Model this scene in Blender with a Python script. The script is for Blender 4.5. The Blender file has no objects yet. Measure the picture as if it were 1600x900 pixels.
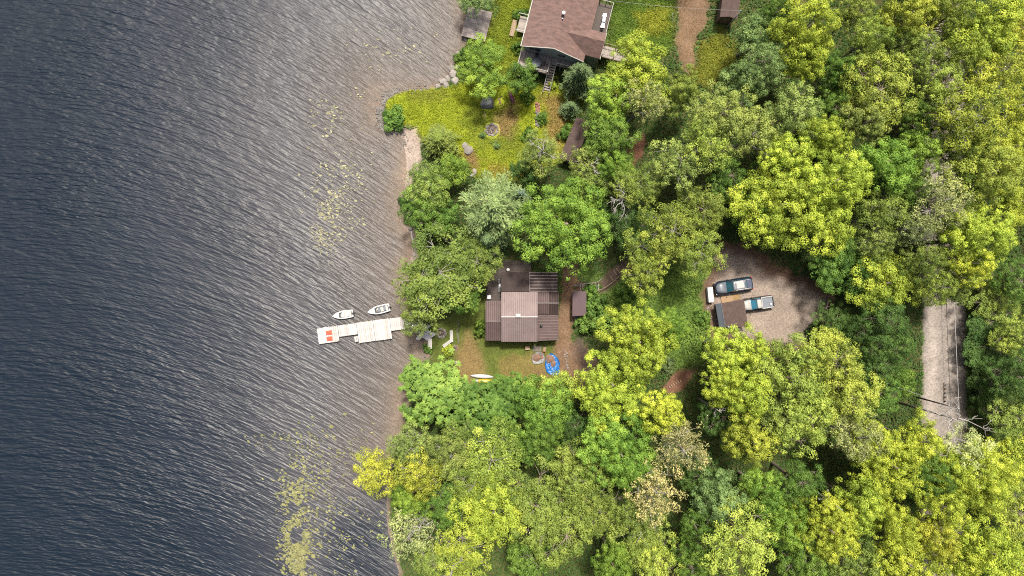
import bpy, bmesh, math, random
import numpy as np
from mathutils import Vector, Matrix

# ------------------------------------------------------------------ camera, sky, sun, exposure
SC = bpy.context.scene
COL = SC.collection
R = math.radians
CAM_H = 96.7
cam_d = bpy.data.cameras.new('camera'); cam = bpy.data.objects.new('camera', cam_d); COL.objects.link(cam)
cam.location = (0, 0, CAM_H); cam.rotation_euler = (0, 0, 0)
cam_d.sensor_width = 36; cam_d.lens = 24; cam_d.clip_start = 0.5; cam_d.clip_end = 2000
SC.camera = cam

SUN_ELEV = 67.0
SUN_AZ = 12.0            # degrees clockwise from +Y (top of the photograph), towards +X
world = bpy.data.worlds.new('World'); SC.world = world; world.use_nodes = True
wn = world.node_tree
sky = wn.nodes.new('ShaderNodeTexSky'); sky.sky_type = 'NISHITA'; sky.sun_disc = False
sky.sun_elevation = R(SUN_ELEV); sky.sun_rotation = R(SUN_AZ)
sky.air_density = 1.0; sky.dust_density = 7.0; sky.ozone_density = 0.6
wn.links.new(sky.outputs[0], wn.nodes['Background'].inputs[0])
wn.nodes['Background'].inputs[1].default_value = 0.076
sd_ = bpy.data.lights.new('sun', 'SUN'); sun = bpy.data.objects.new('sun', sd_); COL.objects.link(sun)
sd_.energy = 3.3; sd_.angle = R(6); sd_.color = (1.0, 0.935, 0.82)
sun.location = (20, 60, 80)
_dir = Vector((math.sin(R(SUN_AZ)) * math.cos(R(SUN_ELEV)), math.cos(R(SUN_AZ)) * math.cos(R(SUN_ELEV)), math.sin(R(SUN_ELEV))))
sun.rotation_euler = _dir.to_track_quat('Z', 'Y').to_euler()
SC.view_settings.view_transform = 'Standard'; SC.view_settings.look = 'None'
SC.view_settings.gamma = 1.0; SC.view_settings.exposure = 1.5; SC.view_settings.use_curve_mapping = False
SC.render.engine = 'CYCLES'
SC.cycles.filter_width = 1.1; SC.cycles.use_denoising = False; SC.cycles.use_adaptive_sampling = False; SC.cycles.max_bounces = 6; SC.cycles.diffuse_bounces = 3; SC.cycles.glossy_bounces = 2
SC.cycles.transmission_bounces = 4; SC.cycles.transparent_max_bounces = 8

# ------------------------------------------------------------------ survey helpers
def K(z): return 0.75 * (CAM_H - z) / 800.0          # metres per photo pixel at height z
def W2(px, py, z): k = K(z); return ((px - 800) * k, (450 - py) * k)

def _hash(ix, iy, seed):
    h = (ix.astype(np.int64) * 374761393 + iy.astype(np.int64) * 668265263 + seed * 982451653) & 0xFFFFFFFF
    h = ((h ^ (h >> 13)) * 1274126177) & 0xFFFFFFFF
    return ((h ^ (h >> 16)) & 0xFFFF) / 65535.0
def vnoise(x, y, s, seed=0):
    x = np.asarray(x, float) / s; y = np.asarray(y, float) / s
    ix = np.floor(x); iy = np.floor(y); fx = x - ix; fy = y - iy
    fx = fx * fx * (3 - 2 * fx); fy = fy * fy * (3 - 2 * fy)
    a = _hash(ix, iy, seed); b = _hash(ix + 1, iy, seed); c = _hash(ix, iy + 1, seed); d = _hash(ix + 1, iy + 1, seed)
    return (a * (1 - fx) + b * fx) * (1 - fy) + (c * (1 - fx) + d * fx) * fy
def fbm(x, y, s, seed=0): return 0.55 * vnoise(x, y, s, seed) + 0.3 * vnoise(x, y, s / 2.1, seed + 7) + 0.15 * vnoise(x, y, s / 4.3, seed + 13)
def ss(t): t = np.clip(t, 0, 1); return t * t * (3 - 2 * t)

def poly_sd(poly, x, y):
    """signed distance to a polygon, positive inside"""
    x = np.asarray(x, float); y = np.asarray(y, float)
    d = np.full(x.shape, 1e18); ins = np.zeros(x.shape, bool)
    n = len(poly)
    for i in range(n):
        ax, ay = poly[i]; bx, by = poly[(i + 1) % n]
        ex, ey = bx - ax, by - ay; wx, wy = x - ax, y - ay
        L = ex * ex + ey * ey
        t = np.clip((wx * ex + wy * ey) / L, 0, 1) if L > 0 else 0
        d = np.minimum(d, (wx - ex * t) ** 2 + (wy - ey * t) ** 2)
        c = (ay > y) != (by > y)
        if ey != 0: ins ^= c & (x < ex * (y - ay) / ey + ax)
    d = np.sqrt(d)
    return np.where(ins, d, -d)
def chaikin(p, n=2, closed=True):
    for _ in range(n):
        q = []
        m = len(p)
        for i in range(m if closed else m - 1):
            a, b = p[i], p[(i + 1) % m]
            q += [(a[0] * .75 + b[0] * .25, a[1] * .75 + b[1] * .25), (a[0] * .25 + b[0] * .75, a[1] * .25 + b[1] * .75)]
        p = q
    return p

SHORE_PX = [(722,-400),(723,0),(722,30),(724,58),(717,80),(707,100),(700,118),(690,130),(672,136),(650,135),(632,138),(616,142),(604,148),(597,160),
 (592,176),(593,192),(603,200),(620,203),(630,206),(634,225),(636,250),(635,272),(630,300),(624,330),(626,350),(634,357),(645,366),(647,385),(645,402),
 (637,412),(632,430),(640,452),(652,480),(658,500),(657,520),(664,540),(668,552),(664,568),(655,580),(644,594),(637,615),(630,645),(622,672),(612,700),
 (606,730),(607,760),(604,800),(608,840),(616,870),(626,900),(640,1300)]
_sh = [W2(px, py, 0) for px, py in SHORE_PX]
LAND = chaikin(_sh, 1, False)
LAND = [(_sh[0][0] - 6, 420), _sh[0]] + LAND + [_sh[-1], (_sh[-1][0] + 4, -420), (520, -420), (520, 420)]
def shore_d(x, y):
    w = 0.5 * (fbm(x, y, 2.2, 3) - 0.5)
    return poly_sd(LAND, x, y) + w
def height_d(x, y, d):
    land = 0.42 * ss(d / 1.8) + 1.05 * ss((d - 1) / 13) + 4.3 * ss((d - 19) / 19) + 1.0 * ss((d - 57) / 6)
    flat = ss((d - 38) / 3)
    land = land + 0.22 * (fbm(x, y, 6, 5) - 0.5) * ss((d - 1) / 4) * (1 - flat)
    q = -d
    dep = 0.045 * q + 0.0016 * q * q
    return np.where(d > 0, land, -np.minimum(dep, 7))
def height(x, y):
    x = np.asarray(x, float); y = np.asarray(y, float)
    return height_d(x, y, shore_d(x, y))
def hz(x, y): return float(height(np.array([x]), np.array([y]))[0])
def G(px, py, h=0.0):
    """photo pixel -> world point lying h metres above the terrain"""
    z = 2.0
    for _ in range(5):
        x, y = W2(px, py, z); z = max(hz(x, y), 0) + h
    return (x, y, z)
def Gp(poly): return [G(px, py)[:2] for px, py in poly]

# ------------------------------------------------------------------ materials
def mat(name, col, rough=0.75, var=0.12, scale=3.0, bump=0.0, bscale=25.0, metal=0.0, spec=0.4, stretch=(1, 1, 1), col2=None, coat=0.0):
    m = bpy.data.materials.new(name); m.use_nodes = True
    nt = m.node_tree; N = nt.nodes; L = nt.links; b = N['Principled BSDF']
    b.inputs['Roughness'].default_value = rough; b.inputs['Metallic'].default_value = metal
    b.inputs['Specular IOR Level'].default_value = spec; b.inputs['Coat Weight'].default_value = coat
    tc = N.new('ShaderNodeTexCoord'); mp = N.new('ShaderNodeMapping'); mp.inputs['Scale'].default_value = stretch
    L.new(tc.outputs['Object'], mp.inputs[0])
    n1 = N.new('ShaderNodeTexNoise'); n1.inputs['Scale'].default_value = scale; n1.inputs['Detail'].default_value = 5
    n1.inputs['Roughness'].default_value = 0.65
    L.new(mp.outputs[0], n1.inputs[0])
    cr = N.new('ShaderNodeValToRGB'); e = cr.color_ramp.elements
    c2 = col2 or col
    e[0].position = 0.3; e[0].color = (*[max(0, c * (1 - var)) for c in c2], 1)
    e[1].position = 0.7; e[1].color = (*[min(1, c * (1 + var)) for c in col], 1)
    L.new(n1.outputs[0], cr.inputs[0])
    if 'boards' in name or 'stone' in name:
        oi = N.new('ShaderNodeObjectInfo'); mr = N.new('ShaderNodeMapRange'); mr.inputs['To Min'].default_value = .80; mr.inputs['To Max'].default_value = 1.2
        vm = N.new('ShaderNodeVectorMath'); vm.operation = 'SCALE'
        L.new(oi.outputs['Random'], mr.inputs[0]); L.new(cr.outputs[0], vm.inputs[0]); L.new(mr.outputs[0], vm.inputs['Scale']); L.new(vm.outputs[0], b.inputs['Base Color'])
    else: L.new(cr.outputs[0], b.inputs['Base Color'])
    if bump:
        n2 = N.new('ShaderNodeTexNoise'); n2.inputs['Scale'].default_value = bscale; n2.inputs['Detail'].default_value = 3
        L.new(mp.outputs[0], n2.inputs[0])
        bp = N.new('ShaderNodeBump'); bp.inputs['Strength'].default_value = bump; bp.inputs['Distance'].default_value = 0.05
        L.new(n2.outputs[0], bp.inputs['Height']); L.new(bp.outputs[0], b.inputs['Normal'])
    return m

M = {}
M['roof_brown'] = mat('roof_brown_metal', (.052,.034,.033), .65, .24, 0.8, spec=.2)
M['roof_dark'] = mat('roof_dark_sheet', (.025,.0165,.0155), .75, .25, 1.5, spec=.2)
M['rib_mid'] = mat('rib_brown_metal', (.080,.058,.056), .65, .2, 2)
M['rib_main'] = mat('rib_main_metal', (.17,.137,.134), .6, .15, 2)  # paler than the roof sheet: light caught by ribs put into colour
M['roof_main'] = mat('roof_main_metal', (0.1175, 0.0870, 0.0861), .62, .20, 0.6, spec=.25)
M['roof_cap'] = mat('roof_cap_metal', (.29,.27,.265), .4, .1, 2)
M['rib_pale'] = mat('rib_pale_metal', (.13,.112,.107), .4, .2, 2)
M['shingle'] = mat('shingle_red_brown', (.106, .064, .055), .9, .25, 1.1, bump=.5, bscale=14, stretch=(1, 3, 1), col2=(.078, .050, .044))
M['shingle_brown'] = mat('shingle_brown', (.048,.031,.027), .9, .25, 2, bump=.5, bscale=18)
M['purple'] = mat('purple_brown_sheet', (.038,.017,.021), .5, .15, 1)
M['wood_white'] = mat('weathered_white_boards', (.295,.275,.262), .7, .16, 1.2, stretch=(1, 2, 1))
M['wood_grey'] = mat('weathered_grey_boards', (.185,.160,.145), .85, .22, 1.6, bump=.4, stretch=(.6, 6, 1))
M['wood_tan'] = mat('tan_boards', (.185,.135,.085), .8, .2, 2.0, stretch=(1, 5, 1))
M['wood_brown'] = mat('brown_boards', (.14, .09, .06), .85, .3, 2, bump=.4, stretch=(1, 6, 1))
M['wood_dark'] = mat('dark_stained_boards', (.035, .024, .02), .7, .3, 2, stretch=(1, 6, 1))
M['trim'] = mat('pale_trim', (.25,.24,.22), .6, .08, 3)
M['siding'] = mat('grey_green_siding', (.24,.27,.25), .7, .06, 3)
M['siding_brown'] = mat('brown_siding', (.10, .06, .045), .8, .15, 3)
M['glass'] = mat('window_glass', (.02, .03, .035), .08, .2, 1, spec=.8)
M['white'] = mat('white_plastic', (.34,.34,.345), .4, .04, 4)
M['offwhite'] = mat('offwhite_paint', (.235,.23,.22), .5, .1, 4)
M['grey'] = mat('grey_metal', (.085,.098,.118), .45, .12, 4, metal=.3)
M['black'] = mat('black_plastic', (.015, .015, .017), .5, .3, 6)
M['rubber'] = mat('tyre_rubber', (.02, .02, .02), .9, .3, 10)
M['chrome'] = mat('bright_metal', (.22,.22,.23), .25, .05, 4, metal=.9)
M['navy'] = mat('navy_car_paint', (.006,.011,.022), .25, .2, 1, spec=.6, coat=.8)
M['navy_mid'] = mat('navy_tinted_roof', (.007,.019,.045), .2, .2, 1, spec=.6, coat=.8)
M['silver'] = mat('silver_sky_sheen_and_ribs', (.115,.125,.145), .3, .06, 2, metal=.25, coat=.5)  # paints sky reflection onto a dark car; also colours the bed ribs
M['carwhite'] = mat('white_car_paint', (.24,.235,.225), .3, .05, 2, coat=.5)
M['autoglass'] = mat('blue_tinted_glass', (.01, .045, .065), .06, .2, 1, spec=.9)
M['autoglass2'] = mat('pale_blue_tinted_glass', (.03, .12, .19), .08, .2, 1, spec=.9)
M['red'] = mat('red_lens', (.35, .01, .01), .3, .1, 4)
M['orange'] = mat('orange_red_towel', (.34,.060,.034), .9, .12, 5, bump=.5)
M['pink'] = mat('purple_pink_plastic', (.115,.030,.058), .35, .1, 2)
M['yellow'] = mat('yellow_plastic', (.30,.215,.010), .35, .05, 3)
M['blue_tarp'] = mat('blue_tarp', (.008,.090,.27), .38, .3, 6, bump=.9, bscale=4, col2=(.004, .06, .19))
M['grey_tarp'] = mat('grey_tarp', (.13,.135,.135), .5, .3, 5, bump=.8, bscale=5)
M['sand'] = mat('sand_heap', (.120,.072,.052), .95, .2, 3, bump=.6, bscale=12)
M['soil'] = mat('ash_and_soil', (.07, .05, .04), .95, .4, 5, bump=.5)
M['stone'] = mat('grey_stone', (.110,.102,.092), .9, .35, 1.6, bump=.6, bscale=9)
M['stone_pale'] = mat('pale_stone', (.170,.155,.140), .9, .25, 1.6, bump=.5, bscale=9)
M['stone_dark'] = mat('dark_boulder_stone', (.150,.152,.148), .9, .3, 1.3, bump=.6, bscale=7)
M['brick'] = mat('red_paver', (.16,.075,.055), .9, .25, 4)
M['concrete'] = mat('concrete_slab', (.085,.072,.064), .9, .2, 3)
M['bark'] = mat('grey_brown_bark', (.16, .13, .105), .95, .3, 4, bump=.6)
M['bark_white'] = mat('white_birch_bark', (.20,.185,.165), .85, .3, 5)
M['dead_wood'] = mat('bleached_dead_wood', (.215,.20,.185), .9, .18, 5)
M['plywood'] = mat('plywood_sheet', (.175,.115,.065), .8, .12, 2, stretch=(1, 6, 1))
M['osb'] = mat('strand_board', (.15,.095,.04), .85, .4, 12)
M['wire'] = mat('wire_metal', (.20,.195,.19), .5, .1, 2)
M['wire_dark'] = mat('wire_black', (.03, .03, .03), .5, .1, 2)
M['pole'] = mat('grey_pole_wood', (.19,.175,.155), .9, .2, 4, stretch=(4, 4, .5))
M['pole_dark'] = mat('dark_pole_wood', (.07, .055, .045), .9, .2, 4, stretch=(4, 4, .5))
M['cloth_white'] = mat('white_sheet', (.28,.28,.29), .8, .08, 2, bump=.8, bscale=3)

def leaf_material(name, from_attr=False, trans=0.26):
    m = bpy.data.materials.new(name); m.use_nodes = True
    nt = m.node_tree; N = nt.nodes; L = nt.links
    b = N['Principled BSDF']; out = N['Material Output']
    b.inputs['Roughness'].default_value = 0.6; b.inputs['Specular IOR Level'].default_value = 0.14
    at = N.new('ShaderNodeAttribute'); at.attribute_name = 'tint'
    hs = N.new('ShaderNodeHueSaturation')
    mh = N.new('ShaderNodeMapRange'); mh.inputs['To Min'].default_value = 0.522; mh.inputs['To Max'].default_value = 0.486
    mv = N.new('ShaderNodeMapRange'); mv.inputs['To Min'].default_value = 0.50; mv.inputs['To Max'].default_value = 1.55
    L.new(at.outputs['Fac'], mh.inputs[0]); L.new(at.outputs['Fac'], mv.inputs[0])
    L.new(mh.outputs[0], hs.inputs['Hue']); L.new(mv.outputs[0], hs.inputs['Value'])
    if from_attr:
        src = N.new('ShaderNodeAttribute'); src.attribute_name = 'gcol'; L.new(src.outputs['Color'], hs.inputs['Color'])
    else:
        src = N.new('ShaderNodeObjectInfo'); L.new(src.outputs['Color'], hs.inputs['Color'])
    L.new(hs.outputs[0], b.inputs['Base Color'])
    tr = N.new('ShaderNodeBsdfTranslucent'); L.new(hs.outputs[0], tr.inputs[0])
    mx = N.new('ShaderNodeMixShader'); mx.inputs[0].default_value = trans
    L.new(b.outputs[0], mx.inputs[1]); L.new(tr.outputs[0], mx.inputs[2]); L.new(mx.outputs[0], out.inputs[0])
    return m
M['leaf'] = leaf_material('tree_leaf')
M['ground_leaf'] = leaf_material('ground_plants_leaf', True, 0.25)

def ground_material():
    m = bpy.data.materials.new('ground_surface'); m.use_nodes = True
    nt = m.node_tree; N = nt.nodes; L = nt.links; b = N['Principled BSDF']
    b.inputs['Roughness'].default_value = .95; b.inputs['Specular IOR Level'].default_value = .15
    at = N.new('ShaderNodeAttribute'); at.attribute_name = 'gcol'
    geo = N.new('ShaderNodeNewGeometry')
    def nz(s, d=6, r=.65):
        n = N.new('ShaderNodeTexNoise'); n.inputs['Scale'].default_value = s; n.inputs['Detail'].default_value = d; n.inputs['Roughness'].default_value = r
        L.new(geo.outputs['Position'], n.inputs[0]); return n
    a = nz(.55); c = nz(4.5, 5, .75)
    ma = N.new('ShaderNodeMapRange'); ma.inputs['From Min'].default_value = .3; ma.inputs['From Max'].default_value = .7
    ma.inputs['To Min'].default_value = .78; ma.inputs['To Max'].default_value = 1.22
    mc = N.new('ShaderNodeMapRange'); mc.inputs['From Min'].default_value = .3; mc.inputs['From Max'].default_value = .7
    mc.inputs['To Min'].default_value = .56; mc.inputs['To Max'].default_value = 1.44
    L.new(a.outputs[0], ma.inputs[0]); L.new(c.outputs[0], mc.inputs[0])
    mu = N.new('ShaderNodeMath'); mu.operation = 'MULTIPLY'; L.new(ma.outputs[0], mu.inputs[0]); L.new(mc.outputs[0], mu.inputs[1])
    vm = N.new('ShaderNodeVectorMath'); vm.operation = 'SCALE'; L.new(at.outputs['Color'], vm.inputs[0]); L.new(mu.outputs[0], vm.inputs['Scale'])
    L.new(vm.outputs[0], b.inputs['Base Color'])
    d = nz(7, 4, .7); bp = N.new('ShaderNodeBump'); bp.inputs['Strength'].default_value = .7; bp.inputs['Distance'].default_value = .12
    L.new(d.outputs[0], bp.inputs['Height']); L.new(bp.outputs[0], b.inputs['Normal'])
    return m
M['ground'] = ground_material()

def water_material():
    m = bpy.data.materials.new('lake_water'); m.use_nodes = True
    nt = m.node_tree; N = nt.nodes; L = nt.links; b = N['Principled BSDF']; out = N['Material Output']
    b.inputs['Roughness'].default_value = .42; b.inputs['IOR'].default_value = 1.33; b.inputs['Specular IOR Level'].default_value = .55
    dep = N.new('ShaderNodeAttribute'); dep.attribute_name = 'depth'
    cr = N.new('ShaderNodeValToRGB'); e = cr.color_ramp.elements
    e[0].position = 0.0; e[0].color = (.094, .085, .081, 1)
    e[1].position = 1.0; e[1].color = (.002, .006, .012, 1)
    for p, c in ((.10, (.066, .062, .062)), (.30, (.038, .038, .042)), (.55, (.014, .017, .023)), (.78, (.005, .009, .016))):
        q = e.new(p); q.color = (*c, 1)
    L.new(dep.outputs['Fac'], cr.inputs[0]); L.new(cr.outputs[0], b.inputs['Base Color'])
    # wind ripples: crests curve from level (far left) to falling rightwards (towards the shore)
    geo = N.new('ShaderNodeNewGeometry'); sx = N.new('ShaderNodeSeparateXYZ'); L.new(geo.outputs['Position'], sx.inputs[0])
    def math_(op, a, bb):
        n = N.new('ShaderNodeMath'); n.operation = op
        for i, v in enumerate((a, bb)):
            if isinstance(v, (int, float)): n.inputs[i].default_value = v
            else: L.new(v, n.inputs[i])
        return n.outputs[0]
    xs = math_('ADD', sx.outputs[0], 72.0)
    bend = math_('MULTIPLY', math_('MULTIPLY', xs, xs), 0.0062)
    v = math_('ADD', sx.outputs[1], bend)
    def wave(su, sv, det, rough, dist=0.0, off=0.0):
        cb = N.new('ShaderNodeCombineXYZ')
        L.new(math_('MULTIPLY', math_('ADD', sx.outputs[0], math_('MULTIPLY', v, -0.25)), su), cb.inputs[0]); L.new(math_('MULTIPLY', v, sv), cb.inputs[1]); cb.inputs[2].default_value = off
        n = N.new('ShaderNodeTexNoise'); n.inputs['Scale'].default_value = 1; n.inputs['Detail'].default_value = det
        n.inputs['Roughness'].default_value = rough; n.inputs['Distortion'].default_value = dist
        L.new(cb.outputs[0], n.inputs[0]); return n.outputs[0]
    w1 = wave(.55, 2.7, 1.5, .45, .35); w2 = wave(1.4, 5.6, 1, .5, .3, 3.1); w3 = wave(.22, .95, 1, .5, .3, 7.7)
    gust = N.new('ShaderNodeMapRange'); gust.inputs['From Min'].default_value = .36; gust.inputs['From Max'].default_value = .64; gust.inputs['To Min'].default_value = .55; gust.inputs['To Max'].default_value = 1.1
    L.new(wave(.035, .075, 3, .6, .4, 5.5), gust.inputs[0])
    hsum = math_('ADD', math_('ADD', math_('MULTIPLY', w1, 1.0), math_('MULTIPLY', w2, .30)), math_('MULTIPLY', w3, 1.1))
    hsum = math_('MULTIPLY', hsum, gust.outputs[0])
    bp = N.new('ShaderNodeBump'); bp.inputs['Strength'].default_value = 1.0; bp.inputs['Distance'].default_value = .20
    L.new(hsum, bp.inputs['Height']); L.new(bp.outputs[0], b.inputs['Normal'])
    tr = N.new('ShaderNodeBsdfTransparent'); tr.inputs[0].default_value = (.92, .88, .82, 1)
    mr = N.new('ShaderNodeValToRGB'); f = mr.color_ramp.elements
    f[0].position = 0.0; f[0].color = (.10, .10, .10, 1); f[1].position = .30; f[1].color = (1, 1, 1, 1); f.new(.055).color = (.50, .50, .50, 1)
    L.new(dep.outputs['Fac'], mr.inputs[0])
    mx = N.new('ShaderNodeMixShader'); L.new(mr.outputs[0], mx.inputs[0]); L.new(tr.outputs[0], mx.inputs[1]); L.new(b.outputs[0], mx.inputs[2])
    L.new(mx.outputs[0], out.inputs[0])
    return m
M['water'] = water_material()

# ------------------------------------------------------------------ object helpers
def tag(o, label=None, cat=None, group=None, kind=None):
    if label: o['label'] = label
    if cat: o['category'] = cat
    if group: o['group'] = group
    if kind: o['kind'] = kind
    return o
def thing(name, label, cat, loc=(0, 0, 0), rz=0.0, group=None):
    o = bpy.data.objects.new(name, None); COL.objects.link(o)
    o.location = loc; o.rotation_euler = (0, 0, rz); o.empty_display_size = .3
    return tag(o, label, cat, group)
def ordn(n): return ['', 'first', 'second', 'third', 'fourth', 'fifth', 'sixth', 'seventh', 'eighth', 'ninth', 'tenth', 'eleventh', 'twelfth',
    'thirteenth', 'fourteenth', 'fifteenth', 'sixteenth', 'seventeenth', 'eighteenth', 'nineteenth', 'twentieth'][n]

class MB:
    """collects shapes (local coordinates of the parent) and links them as one mesh object"""
    def __init__(s): s.v = []; s.f = []
    def add(s, vs, fs):
        o = len(s.v); s.v += [tuple(p) for p in vs]; s.f += [tuple(i + o for i in f) for f in fs]; return s
    def box(s, x0, x1, y0, y1, z0, z1):
        return s.add([(x0,y0,z0),(x1,y0,z0),(x1,y1,z0),(x0,y1,z0),(x0,y0,z1),(x1,y0,z1),(x1,y1,z1),(x0,y1,z1)],
                     [(3,2,1,0),(4,5,6,7),(0,1,5,4),(1,2,6,5),(2,3,7,6),(3,0,4,7)])
    def rbox(s, c, sx, sy, sz, rz=0, rx=0, ry=0):
        m = Matrix.Translation(c) @ Matrix.Rotation(rz, 4, 'Z') @ Matrix.Rotation(ry, 4, 'Y') @ Matrix.Rotation(rx, 4, 'X')
        vs = [m @ Vector((a * sx / 2, b * sy / 2, d * sz / 2)) for a, b, d in ((-1,-1,-1),(1,-1,-1),(1,1,-1),(-1,1,-1),(-1,-1,1),(1,-1,1),(1,1,1),(-1,1,1))]
        return s.add(vs, [(3,2,1,0),(4,5,6,7),(0,1,5,4),(1,2,6,5),(2,3,7,6),(3,0,4,7)])
    def prism(s, poly, z0, z1):
        n = len(poly)
        zz0 = z0 if hasattr(z0, '__len__') else [z0] * n; zz1 = z1 if hasattr(z1, '__len__') else [z1] * n
        vs = [(p[0], p[1], zz0[i]) for i, p in enumerate(poly)] + [(p[0], p[1], zz1[i]) for i, p in enumerate(poly)]
        return s.add(vs, [tuple(range(n - 1, -1, -1)), tuple(range(n, 2 * n))] + [(i, (i + 1) % n, n + (i + 1) % n, n + i) for i in range(n)])
    def slab(s, quad, t):
        """a sloping sheet: quad of 3D points (counter-clockwise from above), thickness t downwards"""
        q = [Vector(p) for p in quad]; lo = [p - Vector((0, 0, t)) for p in q]; n = len(q)
        return s.add(q + lo, [tuple(range(n)), tuple(range(2 * n - 1, n - 1, -1))] + [(i, n + i, n + (i + 1) % n, (i + 1) % n) for i in range(n)])
    def tube(s, pts, rad, n=6, cap=True):
        P = [Vector(p) for p in pts]; m = len(P)
        rr = rad if hasattr(rad, '__len__') else [rad] * m
        vs = []
        for i, p in enumerate(P):
            t = (P[min(i + 1, m - 1)] - P[max(i - 1, 0)]).normalized()
            a = t.cross(Vector((0, 0, 1)) if abs(t.z) < .9 else Vector((1, 0, 0))).normalized(); b = t.cross(a)
            vs += [p + (a * math.cos(2 * math.pi * k / n) + b * math.sin(2 * math.pi * k / n)) * rr[i] for k in range(n)]
        fs = [(i * n + k, i * n + (k + 1) % n, (i + 1) * n + (k + 1) % n, (i + 1) * n + k) for i in range(m - 1) for k in range(n)]
        if cap: fs += [tuple(range(n - 1, -1, -1)), tuple(range((m - 1) * n, m * n))]
        return s.add(vs, fs)
    def lathe(s, c, prof, n=20):
        vs = []; fs = []
        for r, z in prof: vs += [(c[0] + r * math.cos(2 * math.pi * k / n), c[1] + r * math.sin(2 * math.pi * k / n), c[2] + z) for k in range(n)]
        m = len(prof)
        fs = [(i * n + k, i * n + (k + 1) % n, (i + 1) * n + (k + 1) % n, (i + 1) * n + k) for i in range(m - 1) for k in range(n)]
        fs += [tuple(range(n - 1, -1, -1)), tuple(range((m - 1) * n, m * n))]
        return s.add(vs, fs)
    def loft(s, rings):
        n = len(rings[0]); vs = [p for r in rings for p in r]
        fs = [(i * n + k, i * n + (k + 1) % n, (i + 1) * n + (k + 1) % n, (i + 1) * n + k) for i in range(len(rings) - 1) for k in range(n)]
        fs += [tuple(range(n - 1, -1, -1)), tuple(range((len(rings) - 1) * n, len(rings) * n))]
        return s.add(vs, fs)
    def mesh(s, name, m, smooth=False):
        me = bpy.data.meshes.new(name); me.from_pydata(s.v, [], s.f); me.update()
        if smooth: me.polygons.foreach_set('use_smooth', [True] * len(me.polygons))
        if m: me.materials.append(m)
        return me
    def build(s, name, m, parent=None, smooth=False, bevel=0.0, world=False, loc=None):
        if world and parent:
            inv = (Matrix.Translation(parent.location) @ parent.rotation_euler.to_matrix().to_4x4()).inverted()
            s.v = [tuple(inv @ Vector(p)) for p in s.v]
        o = bpy.data.objects.new(name, s.mesh(name, m, smooth)); COL.objects.link(o)
        if loc: o.location = loc
        if parent: o.parent = parent
        if bevel:
            b = o.modifiers.new('bevel', 'BEVEL'); b.width = bevel; b.segments = 2; b.limit_method = 'ANGLE'
        return o
def link_mesh(name, me, parent=None, loc=(0, 0, 0), rot=(0, 0, 0), scale=(1, 1, 1)):
    o = bpy.data.objects.new(name, me); COL.objects.link(o); o.location = loc; o.rotation_euler = rot; o.scale = scale
    if parent: o.parent = parent
    return o
def copy_tree(o, parent=None):
    c = o.copy(); COL.objects.link(c); c.parent = parent
    for ch in list(o.children): copy_tree(ch, c)
    return c

def quads_mesh(name, V, tint, material, gcol=None, tri=False):
    n = len(V); k = V.shape[1]
    me = bpy.data.meshes.new(name)
    me.vertices.add(n * k); me.vertices.foreach_set('co', np.ascontiguousarray(V, dtype=np.float32).ravel())
    me.loops.add(n * k); me.loops.foreach_set('vertex_index', np.arange(n * k, dtype=np.int32))
    me.polygons.add(n); me.polygons.foreach_set('loop_start', np.arange(0, n * k, k, dtype=np.int32))
    me.update(calc_edges=True)
    a = me.attributes.new('tint', 'FLOAT', 'FACE'); a.data.foreach_set('value', np.clip(tint, 0, 1).astype(np.float32))
    if gcol is not None:
        a = me.attributes.new('gcol', 'FLOAT_COLOR', 'FACE')
        a.data.foreach_set('color', np.concatenate([gcol, np.ones((n, 1))], 1).astype(np.float32).ravel())
    me.materials.append(material); me.validate()
    return me
def leaf_quads(rng, P, Nn, size, aspect=0.62, axis=None, fold=0.18):
    """kite-shaped leaves at P with normals Nn"""
    n = len(P); Nn = Nn / (np.linalg.norm(Nn, axis=1, keepdims=True) + 1e-9)
    if axis is None: axis = rng.normal(size=(n, 3))
    T = axis - Nn * np.sum(axis * Nn, 1, keepdims=True); T /= (np.linalg.norm(T, axis=1, keepdims=True) + 1e-9)
    B = np.cross(Nn, T); s = np.asarray(size).reshape(-1, 1) * np.ones((n, 1))
    tip = P + T * s * .55 - Nn * s * fold; base = P - T * s * .45 - Nn * s * fold * .4
    l = P + B * s * aspect * .5 + Nn * s * fold * .3; r = P - B * s * aspect * .5 + Nn * s * fold * .3
    return np.stack([base, r, tip, l], 1)
def unit(v): return v / (np.linalg.norm(v, axis=1, keepdims=True) + 1e-9)
# ------------------------------------------------------------------ terrain, zones, lake
def axis(segs):
    out = []
    for a, b, s in segs: out += list(np.arange(a, b - 1e-6, s))
    return np.array(out + [segs[-1][1]])
XS = axis([(-300, -90, 15), (-90, -24, 1.5), (-24, 74, .32), (74, 100, 2), (100, 300, 20)])
YS = axis([(-250, -60, 19), (-60, -46, 2), (-46, 46, .32), (46, 60, 2), (60, 250, 19)])
GX, GY = np.meshgrid(XS, YS, indexing='ij')
GD = shore_d(GX, GY)
GZ = height_d(GX, GY, GD)

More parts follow.
